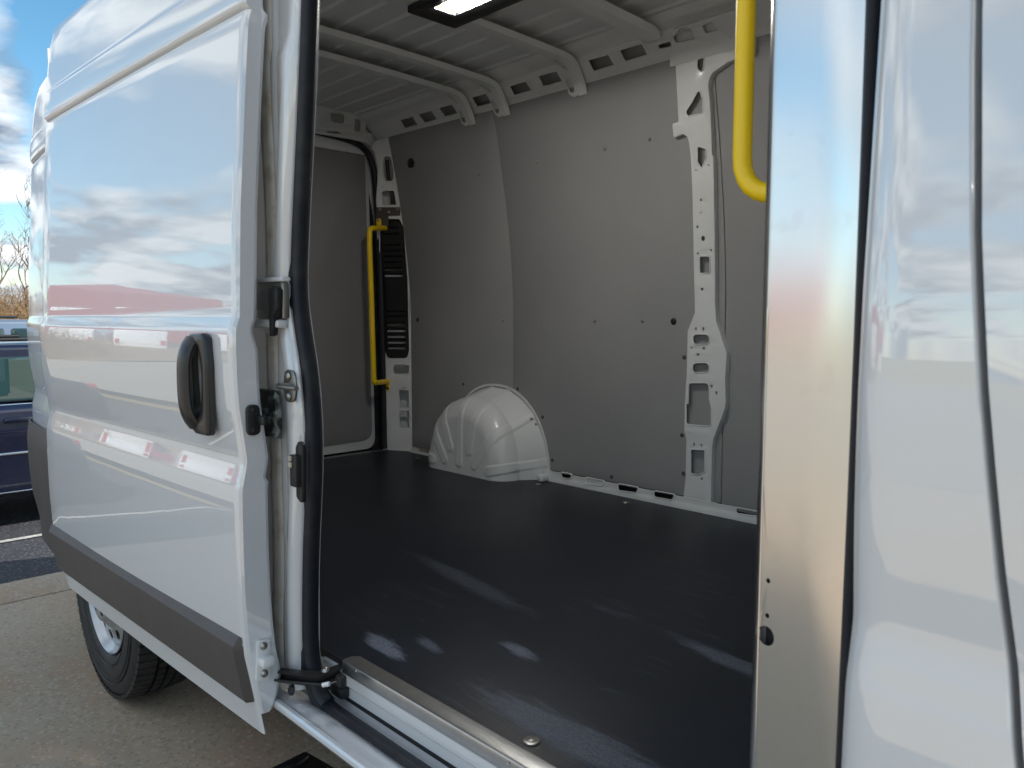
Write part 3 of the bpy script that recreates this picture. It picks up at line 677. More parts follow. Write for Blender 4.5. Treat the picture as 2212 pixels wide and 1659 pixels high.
# --- wall pillar with its holes
PO = .026
g3, g6, g1 = L2(PO, r3), L2(PO, r6), L2(PO, c1)
ol = [g1(256, 500), g1(262, 620), g1(290, 1140), g1(232, 1155), g1(245, 1290), g1(330, 1250), g1(370, 1275), g1(388, 1330), g1(405, 1480), g3(700, 1200), g3(710, 1659), g6(714, 200), g6(718, 380), g6(672, 500), g6(665, 780), g6(658, 870), g6(652, 1000), g6(650, 1150), g6(663, 1200), g6(658, 1450), g6(645, 1570), g6(640, 1640),
      g6(822, 1700), g6(822, 1620), g6(830, 1250), g6(840, 1190), g6(865, 1130), g6(912, 1000), g6(918, 960), g6(914, 820), g6(925, 640), g6(905, 580), g6(855, 430), g6(848, 300), g6(848, 0), g3(843, 1350), g3(842, 1200), g3(838, 1015), g3(829, 1000), g3(825, 850), g3(815, 650), g3(805, 560), g3(812, 510), g3(835, 470), g3(930, 405), g3(1040, 362), g3(1075, 365), g3(1092, 340), g3(1090, 215)]
ol = fillet(ol, .006, 2)
sq = lambda f_, x0, y0, x1, y1, r=0, n=3: fillet([f_(x0, y0), f_(x1, y0), f_(x1, y1), f_(x0, y1)], r, n) if r else [f_(x0, y0), f_(x1, y0), f_(x1, y1), f_(x0, y1)]
def el(f_, x, y, rx, ry, n=10): return [f_(x + rx * cos(2 * pi * i / n), y + ry * sin(2 * pi * i / n)) for i in range(n)]
hl = [fillet([g1(470, 530), g1(500, 498), g1(535, 515), g1(528, 640), g1(500, 678), g1(463, 640)], .02, 4),
      fillet([g1(485, 825), g1(515, 930), g1(518, 1060), g1(375, 1087), g1(358, 1045), g1(420, 950)], [.012, .01, .012, .02, .015, .05], 4),
      fillet([g1(468, 1360), g1(548, 1390), g1(552, 1475), g1(505, 1580), g1(468, 1510)], .008), el(g1, 453, 1587, 7, 9), el(g1, 571, 1542, 8, 9),
      el(g3, 758, 1296, 7, 9), el(g3, 734, 1470, 7, 10), el(g3, 772, 1545, 12, 17), el(g3, 824, 1621, 6, 7), el(g3, 737, 1643, 6, 6), el(g3, 757, 1378, 4, 5, 8),
      sq(g6, 750, 15, 817, 127, .008), sq(g6, 757, 220, 773, 235), sq(g6, 721, 475, 730, 494), sq(g6, 769, 475, 778, 494), sq(g6, 706, 520, 815, 587, .03, 5), el(g6, 698, 608, 5, 6), sq(g6, 768, 603, 785, 618),
      sq(g6, 732, 645, 747, 658), sq(g6, 704, 705, 813, 771, .03, 5), fillet([g6(680, 835), g6(812, 835), g6(814, 940), g6(826, 995), g6(826, 1118), g6(663, 1105), g6(663, 972), g6(678, 970)], [.012, .02, .0, .0, .016, .016, 0, 0], 4),
      sq(g6, 821, 847, 833, 866), sq(g6, 854, 890, 864, 909), sq(g6, 710, 1224, 718, 1243), sq(g6, 757, 1230, 765, 1249), fillet([g6(693, 1265), g6(784, 1270), g6(783, 1414), g6(740, 1434), g6(693, 1422)], .006), sq(g6, 755, 1450, 771, 1464), el(g6, 775, 1614, 7, 10)]
pilr = plate('wall_pillar', ol, hl, primer, van, .004, .0012, (), frange(.5, 2.40, .05), lambda x, z, w: (x, Yl(z) - PO + w + (.010 if .80 < z < .88 else 0) * 0, z), 40)
WM[pilr.name] = Matrix()
pl_ = [(x, z) for x, z in ol]
# raised rims round the larger holes
def rims(holes, mapf, par, m=None, r=.0028, minr=.011):
    for h in holes:
        xs_ = [p[0] for p in h]; ys_ = [p[1] for p in h]
        if max(xs_) - min(xs_) < minr * 2.2: continue
        pts = [Vector(mapf(x, y, 0)) for x, y in h]; pts.append(pts[0]); pts.append(pts[1])
        sweep('hole_rim', pts, [(r * cos(a), r * sin(a)) for a in [2 * pi * k / 6 for k in range(6)]], m or primer, par, up=Vector((.2, .9, .1)), caps=False, smooth=80)
rims([h for h in hl], lambda x, z, w: (x, Yl(z) - PO - .0022, z), pilr)
# pillar returns: walls that run back from the plate to the side panel
def skirt(name, pts, mapa, mapb, m, par):
    vs = []; fs = []
    for p in pts: vs += [mapa(*p), mapb(*p)]
    for i in range(len(pts) - 1): fs.append((2 * i, 2 * i + 2, 2 * i + 3, 2 * i + 1))
    return meshobj(name, vs, fs, m, par, 50)
cyl = ol + [ol[0]]
skirt('pillar_return', cyl, lambda x, z: (x, Yl(z) - PO, z), lambda x, z: (x + .006 * (1 if x > -1.7 else -1), Yl(z) + .01, z), primer, pilr)

# --- floor side rail with slots
FO = .028
f5, f6 = L2(FO, r5), L2(FO, r6)
ro = [(-2.62, .560), (-2.62, .622), (-.48, .622), (-.48, .560)]
def slot(f_, pts, r=.012): return fillet([f_(*p) for p in pts], r, 4)
fh_ = [slot(f5, [(1826, 1412), (1898, 1426), (1893, 1452), (1875, 1458), (1835, 1448)], .01), slot(f5, [(1985, 1444), (2112, 1470), (2095, 1502), (1990, 1490)]), slot(f6, [(5, 1446), (138, 1470), (118, 1503), (8, 1488)]), slot(f6, [(222, 1486), (358, 1512), (340, 1548), (222, 1532)]), slot(f6, [(455, 1532), (594, 1558), (570, 1594), (455, 1575)]), slot(f6, [(985, 1640), (1130, 1668), (1130, 1700), (985, 1680)])]
rmap = lambda x, z, w: (x, Yl(z) - FO + w - .10 * max(0, .60 - z), z)
rail = plate('floor_side_rail', ro, fh_, primer, van, .004, .001, (), [.58, .6], rmap, 40); WM[rail.name] = Matrix()
rims(fh_, lambda x, z, w: (x, Yl(z) - FO - .003 - .10 * max(0, .60 - z), z), rail)
box('slot_shadow_back', -2.62, -.48, 2.760, 2.764, .54, .645, satinb, van)  # black backing stands in for the shade inside the slots
ro2 = [(XR + .17, .560), (XR + .17, .585), (-3.28, .585), (-3.28, .560)]
plate('floor_side_rail', ro2, [], primer, van, .004, .001, (), [], rmap, 40)

# --- cant rail under the roof: sloped face with windows
A0 = Vector((0, 2.612, 2.335)); A1 = Vector((0, 2.535, 2.457)); SLv = (A1 - A0); SLEN = SLv.length; SLd = SLv / SLEN
nS = Vector((0, -SLd.z, SLd.y))
def hits(u, v):
    p = hitp(u, v, A0, nS); return (p.x, (p - A0).dot(SLd))
def smap(x, s, w): p = A0 + SLd * s + nS * w; return (x, p.y, p.z)
s2 = lambda x, y: hits(*r2(x, y)); s3_ = lambda x, y: hits(*r3(x, y))
rh = [fillet([s2(*p) for p in P], .006, 3) for P in ([(785, 775), (868, 755), (900, 810), (818, 832)], [(905, 738), (988, 716), (1025, 773), (945, 797)], [(1033, 698), (1120, 676), (1158, 733), (1078, 757)], [(1250, 630), (1340, 605), (1385, 668), (1285, 692)], [(1493, 557), (1597, 525), (1638, 585), (1525, 618)], [(1680, 492), (1797, 460), (1835, 525), (1712, 560)], [(2003, 388), (2135, 352), (2173, 420), (2040, 462)])]
rh += [fillet([s3_(*p) for p in P], .006, 3) for P in ([(230, 325), (375, 282), (413, 352), (268, 398)], [(475, 290), (560, 265), (568, 300), (490, 318)])]
cr = plate('cant_rail', [(XR + .10, -.006), (-.48, -.006), (-.48, SLEN), (XR + .02, SLEN)], rh, primer, van, .003, .001, (), (), smap, 40); WM[cr.name] = Matrix()
rims(rh, lambda x, s, w: smap(x, s, .002), cr, r=.002)
sweep('rail_lower_lip', [(XR + .12, 2.613, 2.327), (-.48, 2.613, 2.327)], [(-.004, -.010), (.006, -.010), (.010, .008), (-.006, .012)], primer, cr)
# cove between rail and roof
strip_x('roof_cove', [(2.535, 2.457), (2.525, 2.466), (2.50, 2.470), (2.49, 2.476), (2.46, 2.50)], XR + .02, -.48, primer, van, 2, smooth=50)
meshobj('upper_outer_skin', [(XR, 2.70, 2.30), (-.4, 2.70, 2.30), (-.4, 2.64, 2.52), (XR, 2.64, 2.52)], [(0, 1, 2, 3)], roofm, van)
# header junction at the wall pillar: three straps reaching over the rail
def strap(x0, x1, wd, off=.010):
    q = [(x0 - wd / 2, -.02), (x0 + wd / 2, -.02), (x1 + wd / 2, SLEN + .01), (x1 - wd / 2, SLEN + .01)]
    return plate('pillar_strap', fillet(q, .004), [], primer, pilr, .010, .003, (), (), lambda x, s, w: smap(x, s, off + w), 40)
nx0 = s3_(575, 260)[0]; nx1 = s3_(1010, 200)[0]
meshobj('node_flank', [smap(nx0 - .03, .014, .001), smap(nx0 - .03, .014, .027), smap(nx0 + .03, SLEN, .027), smap(nx0 + .03, SLEN, .001)], [(0, 1, 2, 3)], primer, pilr)
meshobj('node_back', [smap(nx0 + .01, .0, .004), smap(nx1, .0, .004), smap(nx1 + .01, SLEN, .004), smap(nx0 + .03, SLEN, .004)], [(0, 1, 2, 3)], roofm, pilr)
plate('pillar_node', fillet([(nx0 - .03, .014), (nx1, .014), (nx1 + .02, SLEN), (nx0 + .03, SLEN)], .01), [fillet([s3_(*p) for p in P_], .007, 3) for P_ in ([(600, 226), (658, 160), (716, 172), (742, 234), (616, 262)], [(786, 150), (848, 126), (900, 176), (808, 202)])], primer, pilr, .008, .003, (), (), lambda x, s, w: smap(x, s, .026 + w), 40)
# --- right hand header rail (near side, seen only from other positions)
strip_x('near_header_rail', [(.90, 2.33), (1.0, 2.44), (1.12, 2.46)], XR, -.45, primer, van, 2)

# --- roof skin with pressed ribs, and cross members
pr = []; y = 1.0
while y < 2.45:
    base_z = 2.512 - .014 * ((y - MY) / .8) ** 2
    for dy, dz in ((0, 0), (.062, 0), (.070, -.009), (.098, -.009), (.106, 0)): pr.append((min(2.47, y + dy), base_z + dz))
    y += .125
rs = strip_x('roof_inner_skin', pr, XR, -.42, roofm, van, 2, smooth=30)
def ribpath(zc=0):
    pts = []
    for i in range(14):
        y = 1.0 + (2.46 - 1.0) * i / 13; pts.append(Vector((0, y, 2.476 - .010 * ((y - MY) / .62) ** 2 + zc)))
    pts += [Vector((0, 2.49, 2.460 + zc)), Vector((0, 2.515, 2.452 + zc)), Vector((0, 2.535, 2.436 + zc)), Vector((0, 2.550, 2.412 + zc)), Vector((0, 2.575, 2.372 + zc)), Vector((0, 2.600, 2.325 + zc))]
    return pts
def cumlen(P): 
    d = [0]
    for a, c in zip(P, P[1:]): d.append(d[-1] + (c - a).length)
    return d
def pathmap(P, X0):
    D = cumlen(P)
    def f_(x, s, w):
        s = max(0, min(D[-1], s))
        for i in range(len(P) - 1):
            if s <= D[i + 1] + 1e-9:
                t = (s - D[i]) / (D[i + 1] - D[i]); p = P[i].lerp(P[i + 1], t); d = (P[i + 1] - P[i]).normalized(); n_ = Vector((0, d.z, -d.y)); return (X0 + x, p.y + n_.y * w, p.z + n_.z * w)
    return f_, D
for ri, (xr, flg) in enumerate(((-2.955, .10), (-2.71, .10), (-2.235, .11), (-1.83, .13), (-1.1, .1))):
    rib = bpy.data.objects.new('roof_rib', None)
    P = ribpath() if ri != 3 else ribpath()[:-3]; f_, D = pathmap(P, xr)
    wd_ = 1.7 if ri == 3 else 1
    hat = [(-.030 * wd_, .0), (-.021 * wd_, .017), (-.018 * wd_, .020), (.019 * wd_, .020), (.022 * wd_, .017), (.032 * wd_, .0)]
    vs = []; fs = []
    ss = [D[-1] * i / 60 for i in range(61)]
    for s in ss:
        e = max(0, (s - D[-1] + .03) / .03)
        for x, w in hat: vs.append(f_(x * (1 - .25 * e), s, w * (1 - .6 * e) + .001))
    for i in range(60):
        for k in range(5): fs.append((i * 6 + k, i * 6 + k + 1, i * 6 + 7 + k, i * 6 + 6 + k))
    fs.append(tuple(60 * 6 + k for k in range(6)))
    rib = meshobj('roof_rib', vs, fs, primer, van, 28); WM[rib.name] = Matrix()
    holes = []
    for k in range(12):
        s = .12 + k * .115 + (.02 if k % 2 else 0); holes.append(circ(-.05 if k % 2 else -.062, s, .0035, 8))
    holes.append(fillet([(-.075, 1.30), (-.062, 1.30), (-.062, 1.322), (-.075, 1.322)], .003, 2))
    # flange with small holes, then foot with two oval holes
    Lf = D[-1]
    o1 = [(-flg, .02), (-.02, .02), (-.02, Lf - .235), (-flg * .9, Lf - .27)]
    plate('rib_flange', fillet(o1, [0, 0, 0, .01]), [h for h in holes if max(p[1] for p in h) < Lf - .28], roofm, rib, .002, 0, (), frange(.0, Lf, .06), lambda x, s, w, f_=f_: f_(x, s, -.008 + w), 30)
    if ri == 3: continue
    o2 = fillet([(-.066, Lf - .245), (-.020, Lf - .25), (-.020, Lf - .004), (-.046, Lf + .0), (-.068, Lf - .02), (-.066, Lf - .11)], [.012, 0, .01, .018, .018, .03], 4)
    h2 = [fillet([(-.060, Lf - .195), (-.028, Lf - .205), (-.027, Lf - .125), (-.036, Lf - .115), (-.058, Lf - .145)], .014, 4), fillet([(-.060, Lf - .085), (-.028, Lf - .085), (-.028, Lf - .020), (-.058, Lf - .020)], .014, 4)]
    ft = plate('rib_foot', o2, h2, primer, rib, .003, .001, (), frange(Lf - .26, Lf, .015), lambda x, s, w, f_=f_: f_(x, s, .006 + w), 40)
    rims(h2, lambda x, s, w, f_=f_: f_(x, s, .008), rib, r=.0018, minr=.002)
# dark openings where the roof pressing passes over a rib
# --- ceiling lamp
lb = bmesh.new()
LX0, LX1, LY0, LY1 = -2.250, -1.72, 1.655, 1.895
lz = 2.437
lo = fillet([(LX0, LY0 + .02), (LX0, LY1), (LX1, LY1), (LX1, LY0)], [.012, .006, .02, .02], 3)
lamp = plate('ceiling_lamp', lo, [fillet([(-2.155, 1.718), (-2.155, 1.815), (-1.80, 1.815), (-1.80, 1.718)], .012)], satinb, van, .022, .003, mapf=lambda x, y, w: (x, y, lz + w)); WM[lamp.name] = Matrix()
lbs = plate('lamp_lens', fillet([(-2.160, 1.714), (-2.160, 1.818), (-1.79, 1.818), (-1.79, 1.714)], .012), [], lens, lamp, .004, .001, mapf=lambda x, y, w: (x, y, lz + .000 + w))
led_o = None
for i in range(14):
    for j in range(3):
        x = -2.135 + i * .025; y = 1.738 + j * .028
        bmx = boxbm(x + .003, x + .012, y + .004, y + .014, lz - .0055, lz - .0025)
        if led_o is None: led_o = bmobj('led', bmx, led, lamp, 0)
        else:
            bmx.free(); c = bpy.data.objects.new('led', led_o.data); COL.objects.link(c); attach(c, lamp, Matrix.Translation((i * .025, j * .028, 0)))

# --- wheel arch cover
ACX = (ax0 + ax1) / 2; AH = .435
def sd_caps(px, py, a, b_):
    ax_, ay = a; bx_, by = b_; dx, dy = bx_ - ax_, by - ay
    t = max(0, min(1, ((px - ax_) * dx + (py - ay) * dy) / (dx * dx + dy * dy))); return math.hypot(px - ax_ - dx * t, py - ay - dy * t)
# unrolled coordinates: q 0..1 centre->shoulder on the face (distance from hub), beyond 1 over the shoulder towards the wall
caps = [((-.253, .047), (-.7, .085)), ((-.162, .059), (-.45, .50)), ((-.117, .13), (-.30, .54)), ((-.044, .059), (-.05, .75)), ((.029, .128), (.15, .72)), ((.075, .06), (.46, .55)), ((.172, .043), (.75, .17))]
def rfoot(al):   # outline radius at the wall, as a function of angle
    c, s = cos(al), max(0, sin(al)); ex = 2.15
    a_, b2 = (ax1 - ax0) / 2 + .0, AH
    return 1 / ((abs(c) / a_) ** ex + (s / b2) ** ex) ** (1 / ex)
DEP = .232
def archp(i, j):
    al = pi * (1 - i); r_full = rfoot(al)
    # section from hub on the face to shoulder to wall
    ins = .012 + .036 * (1 + cos(al)) ** 1.2; R1 = r_full - ins; shr = .11
    face = R1 - shr; arc = shr * pi / 2; dep = DEP - shr; tot = face + arc + dep + .02
    d = j * tot
    if d < face: rr, yy, nr_, ny = d, 0, 0, 1
    elif d < face + arc: t = (d - face) / shr; rr = face + shr * sin(t); yy = shr * (1 - cos(t)); nr_, ny = sin(t), cos(t)
    elif d < face + arc + dep: t = (d - face - arc) / dep; rr = R1 + ins * t; yy = shr + dep * t; nr_, ny = 1, 0
    else: rr = R1 + ins + (d - face - arc - dep); yy = DEP; nr_, ny = 0, 1
    ux, uz = cos(al), sin(al)
    px, pz = ux * d, uz * d + .0
    h = 0
    for a, b_ in caps:
        dd = sd_caps(px, pz, a, b_) if False else sd_caps(px, pz, a, b_)
        h = max(h, 1 / (1 + math.exp((dd - .024) / .0016)))
    h *= .0048
    if j > .97: h = 0
    x = ACX + ux * rr + ux * nr_ * h; z = FL + uz * rr + uz * nr_ * h
    y = Yl(.8) - DEP + yy - ny * h + .03 * (z - FL) * (1 - yy / DEP)
    z = max(z, FL - .005)
    return (x, y, z)
wc = grid('wheel_arch_cover', archp, 260, 190, primer, van, 80)
WM[wc.name] = Matrix()
fl_ = [Vector((ACX + cos(a) * (rfoot(a) + .006), Yl(.8) - .008, FL + .004 + sin(a) * (rfoot(a) + .006))) for a in [pi * i / 40 for i in range(41)]]
sweep('arch_flange', fl_, [(-.006, -.007), (.006, -.007), (.006, .004), (-.006, .004)], primer, wc, side=(0, 1, 0))
box('arch_foot', ACX + .36, ACX + .40, 2.66, 2.735, FL, FL + .035, primer, wc, .01)
for (u, v) in ((1148, 905), (1158, 916)):
    p = hit(u, v, Y=2.60); rivet('nut', p, (.8, -.5, .4), .008, steel, wc, .8)

# --- rear door frame, D pillar
def dY(z): return 2.74 - Yl(z)
AX, AY, BX_, BY = XR, 2.645, XR + .17, 2.735
DL = math.hypot(BX_ - AX, BY - AY); dd_ = Vector((BX_ - AX, BY - AY, 0)) / DL; dn = Vector((dd_.y, -dd_.x, 0))
def hitd(u, v):
    k = 0
    for _ in range(8): p = hitp(u, v, (AX, AY - k, 0), dn); k = dY(p.z)
    return ((p - Vector((AX, AY - k, 0))).dot(dd_), p.z)
def dmap(t, z, w): p = Vector((AX, AY - dY(z), 0)) + dd_ * t + dn * w; return (p.x, p.y, z)
d6 = lambda x, y: hitd(*c6(x, y)); d3 = lambda x, y: hitd(*c3(x, y))
po = [d3(1205, 640), d3(1215, 760), d6(268, 120), d6(300, 380), d6(318, 520), d6(332, 660), d6(345, 900), d6(350, 1200), d6(350, 1560), d6(345, 1590), d6(200, 1590), d6(200, 1500), d6(195, 1200), d6(190, 980), d6(172, 500), d6(168, 300), d6(176, 150), d3(985, 760), d3(940, 690), d3(1000, 610), d3(1210, 560)]
ph = [fillet([d6(200, 105), d6(215, 78), d6(243, 85), d6(256, 150), d6(256, 208), d6(212, 210), d6(200, 170)], .02, 4), fillet([d6(197, 265), d6(205, 254), d6(262, 256), d6(273, 330), d6(197, 330)], .012, 4),
      fillet([d6(186, 395), d6(288, 397), d6(308, 440), d6(328, 700), d6(336, 1060), d6(326, 1100), d6(222, 1100), d6(205, 1050), d6(186, 700)], [.004, .02, .05, .1, .03, .03, .03, .05, .1], 4),
      fillet([d6(254, 1128), d6(336, 1130), d6(336, 1177), d6(254, 1177)], .022, 5), fillet([d6(283, 1255), d6(334, 1257), d6(334, 1343), d6(283, 1343)], .012, 4), fillet([d6(285, 1357), d6(336, 1359), d6(336, 1446), d6(285, 1446)], .012, 4),
      [d6(297, 1246), d6(307, 1246), d6(307, 1252), d6(297, 1252)], [d6(213, 1273), d6(219, 1273), d6(219, 1283), d6(213, 1283)], [d6(216, 1433), d6(222, 1433), d6(222, 1443), d6(216, 1443)], el(d6, 201, 234, 3, 4, 8), el(d6, 256, 230, 3, 4, 8)]
dp = plate('rear_pillar', fillet(po, .004, 2), ph, primer, van, .004, .001, (), frange(.5, 2.42, .06), dmap, 40); WM[dp.name] = Matrix()
rims(ph, lambda t, z, w: dmap(t, z, .003), dp, r=.0028)
cyl = po + [po[0]]
skirt('pillar_return', cyl[:12], lambda t, z: dmap(t, z, 0), lambda t, z: (dmap(t, z, 0)[0] + .004, dmap(t, z, 0)[1] + .06, z), primer, dp)
# what stands behind the holes: inner box skin, wiring
bk = [dmap(-.03, z, -.07) for z in (.5, 1.0, 1.6, 2.0, 2.4)] + [dmap(DL + .06, z, -.07) for z in (.5, 1.0, 1.6, 2.0, 2.4)]
meshobj('pillar_back_skin', bk, [(i, i + 5, i + 6, i + 1) for i in range(4)], primer, dp)
wr = [d6(213, 95), d6(215, 140), d6(222, 190), d6(228, 230), d6(238, 275), d6(245, 330)]
tube('wiring_loom', smoothp([dmap(t, z, -.022) for t, z in wr], 2), .011, satinb, dp, n=8)
tube('wiring_loom', smoothp([dmap(t + .03, z, -.03) for t, z in wr[3:]], 2), .009, satinb, dp, n=8)
# black louvred vent
vo = [(t, z) for t, z in ph[2]]
cxv = sum(p[0] for p in vo) / len(vo); czv = sum(p[1] for p in vo) / len(vo)
vo2 = [(cxv + (t - cxv) * .985, czv + (z - czv) * .995) for t, z in vo]
slots = []
for yy, w0, w1, kk in [(420, 210, 275, 0), (452, 208, 275, 0), (483, 205, 280, 0), (540, 205, 290, 0), (568, 205, 292, 0), (596, 205, 295, 0), (625, 205, 295, 0), (654, 206, 296, 1), (684, 206, 298, 1), (930, 220, 310, 1), (962, 220, 312, 2), (990, 220, 312, 2), (1019, 222, 312, 2), (1047, 224, 312, 2), (870, 216, 316, 0), (895, 216, 316, 0)]:
    h = 5 if kk else 4
    slots.append((kk, fillet([d6(w0, yy - h), d6(w1, yy - h), d6(w1, yy + h), d6(w0, yy + h)], .003, 2)))
vent = plate('vent_grille', vo2, [s for k, s in slots if k], satinb, dp, .004, 0, (), frange(.9, 2.1, .08), lambda t, z, w: dmap(t, z, -.010 + w), 40)
for k, s in slots:
    pts = [Vector(dmap(t, z, -.006)) for t, z in s]; c = sum(pts, Vector()) / len(pts)
    a_ = Vector(dmap(*d6(0, 0), 0)); zc_ = c.z
    t0 = min(t for t, z in s); t1 = max(t for t, z in s); z1_ = max(z for t, z in s)
    v8 = [dmap(t0, z1_, -.009), dmap(t1, z1_, -.009), dmap(t1, z1_ + .006, .000), dmap(t0, z1_ + .006, .000), dmap(t0, z1_ + .014, -.009), dmap(t1, z1_ + .014, -.009)]
    meshobj('louvre', v8, [(0, 1, 2, 3), (3, 2, 5, 4)], satinb, dp, 0)
# rear yellow handle with brackets
XH = XR + .10
def hx_(x, y, X=XH): return hit(*c6(x, y), X=X)
tube('grab_handle', [dmap(*d6(215, 445), .004), hx_(150, 444, XR + .14), hx_(134, 452, XR + .14), hx_(134, 520, XR + .14), hx_(145, 850, XR + .14), hx_(155, 1190, XR + .14), hx_(158, 1222, XR + .14), dmap(*d6(228, 1214), .004)], .015, yellow, van, fr=.06, n=16)
sm_ = [d6(172, 340), d6(290, 340), d6(290, 382), d6(232, 384), d6(230, 440), d6(205, 458), d6(172, 400)]
plate('handle_bracket', sm_, [], clad, van, .005, .001, mapf=lambda t, z, w: dmap(t, z, .006 + w))
for x, y in ((190, 352), (280, 352), (234, 366)): rivet('bolt', dmap(*d6(x, y), .009), dn, .012, steel, van, .8)
plate('handle_tab', fillet([d6(172, 398), d6(196, 396), d6(200, 445), d6(176, 445)], .012), [], yellow, van, .004, .001, mapf=lambda t, z, w: dmap(t, z, .012 + w)); rivet('bolt', dmap(*d6(184, 407), .016), dn, .009, steel, van, .8)
plate('handle_tab', fillet([d6(218, 1205), d6(236, 1207), d6(236, 1262), d6(218, 1262)], .012), [], yellow, van, .004, .001, mapf=lambda t, z, w: dmap(t, z, .004 + w)); rivet('bolt', dmap(*d6(227, 1248), .008), dn, .008, satinb, van, .8)
# header above the rear doors
XHd = XR + .04
def hh(x, y): p = hit(*c3(x, y), X=XHd); return (p.y, p.z)
ho_ = [(1.0, hh(190, 130)[1]), (hh(190, 130)), hh(620, 225), hh(1010, 325), hh(1190, 345), hh(1290, 480), hh(1210, 580), hh(1195, 650), hh(985, 760), hh(950, 700), hh(880, 640), hh(700, 600), hh(170, 512), (1.0, hh(170, 512)[1])]
hhh = [el(hh, 205, 278, 57, 72, 20), fillet([hh(450, 300), hh(470, 282), hh(600, 296), hh(620, 330), hh(618, 395), hh(590, 415), hh(480, 400), hh(452, 370)], .03, 4), fillet([hh(735, 365), hh(760, 355), hh(800, 365), hh(814, 400), hh(812, 500), hh(790, 515), hh(745, 505), hh(730, 470)], .02, 4),
       fillet([hh(865, 388), hh(1072, 398), hh(1040, 545), hh(885, 530), hh(865, 480)], .012, 4), fillet([hh(265, 482), hh(345, 485), hh(345, 500), hh(270, 498)], .006), fillet([hh(395, 498), hh(560, 508), hh(580, 530), hh(560, 540), hh(410, 522)], .008), el(hh, 278, 362, 6, 6, 8), el(hh, 430, 392, 6, 6, 8), el(hh, 641, 440, 7, 7, 8), el(hh, 824, 510, 7, 7, 8), el(hh, 1130, 590, 7, 7, 8)]
hd = plate('rear_header', ho_, hhh, primer, van, .004, .001, (), (), lambda y, z, w: (XHd + w + .05 * max(0, 2.44 - z) * 0, y, z), 40); WM[hd.name] = Matrix()
rims(hhh, lambda y, z, w: (XHd + .003, y, z), hd, r=.0028)
box('header_back_skin', XR - .02, XR - .01, .95, 2.66, 2.30, 2.52, roofm, hd)
strip_y = [(XHd, 2.385), (XHd - .01, 2.375), (XHd - .035, 2.365)]
# rear doors with grey inner boards, rubber seal, threshold
def hr(u, v): p = hit(u, v, X=XR - .02); return (p.y, p.z)
zt = hr(790, 318)[1]; yr = 2.605
for s_, (ya, yb) in enumerate(((1.79, yr), (.96, 1.78))):
    z0 = FL + .012
    base = thing('d', 'd', 'd') if False else None
    o_ = [(ya, z0), (yb, z0), (yb - (.02 if s_ == 0 else 0), zt + .02), (ya, zt + .03)]
    rd = plate('rear_door', fillet(o_, [.01, .07, .08, .01], 6), [], white, van, .03, .003, (), (), lambda y, z, w: (XR - .045 + w, y, z)); WM[rd.name] = Matrix()
    o2 = [(ya + .02, z0 + .045), (yb - .025, z0 + .055), (yb - .045, zt - .008), (ya + .02, zt + .005)]
    plate('door_board', fillet(o2, [.01, .07, .07, .01], 6), [], hard2, rd, .004, .001, (), (), lambda y, z, w: (XR - .026 + w, y, z))
    box('outer_door_skin', -3.975, -3.90, ya - .02, yb + .03, .62, 2.36, white, rd, .015)
    for (a_, c_) in ((.15, .2), (.15, .9), (.8, .2)): rivet('rivet', (XR - .022, ya + (yb - ya) * a_, z0 + (zt - z0) * c_), (1, 0, 0), .006, steel, rd, .6)
sl = [(XR + .005, 1.0, zt + .035)] + [(XR + .005, 1.5, zt + .040), (XR + .005, 2.1, zt + .035), (XR + .005, 2.42, zt + .02), (XR + .005, 2.53, zt - .005), (XR + .005, 2.585, zt - .07), (XR + .005, 2.61, zt - .2), (XR + .005, 2.628, 1.8), (XR + .005, 2.640, 1.4), (XR + .005, 2.643, .9), (XR + .005, 2.645, FL + .01)]
sweep('rear_door_seal', smoothp(sl, 2), [(.016 * cos(a), .022 * sin(a)) for a in [2 * pi * k / 10 for k in range(10)]], rubber, van, side=(1, 0, 0), smooth=60)
box('rear_threshold', XR - .02, XR + .022, .98, 2.63, FL - .02, FL + .004, alud, van, .002)
box('rear_light_block', -3.897, -3.89, 2.45, 2.80, .42, 2.36, rubber, van)  # unseen sheet added to stop daylight leaking in past the door seal
box('rear_light_block', -3.93, -3.90, .95, 2.66, .42, 2.33, dark, van)  # unseen dark sheet added to close the shell's rear against light

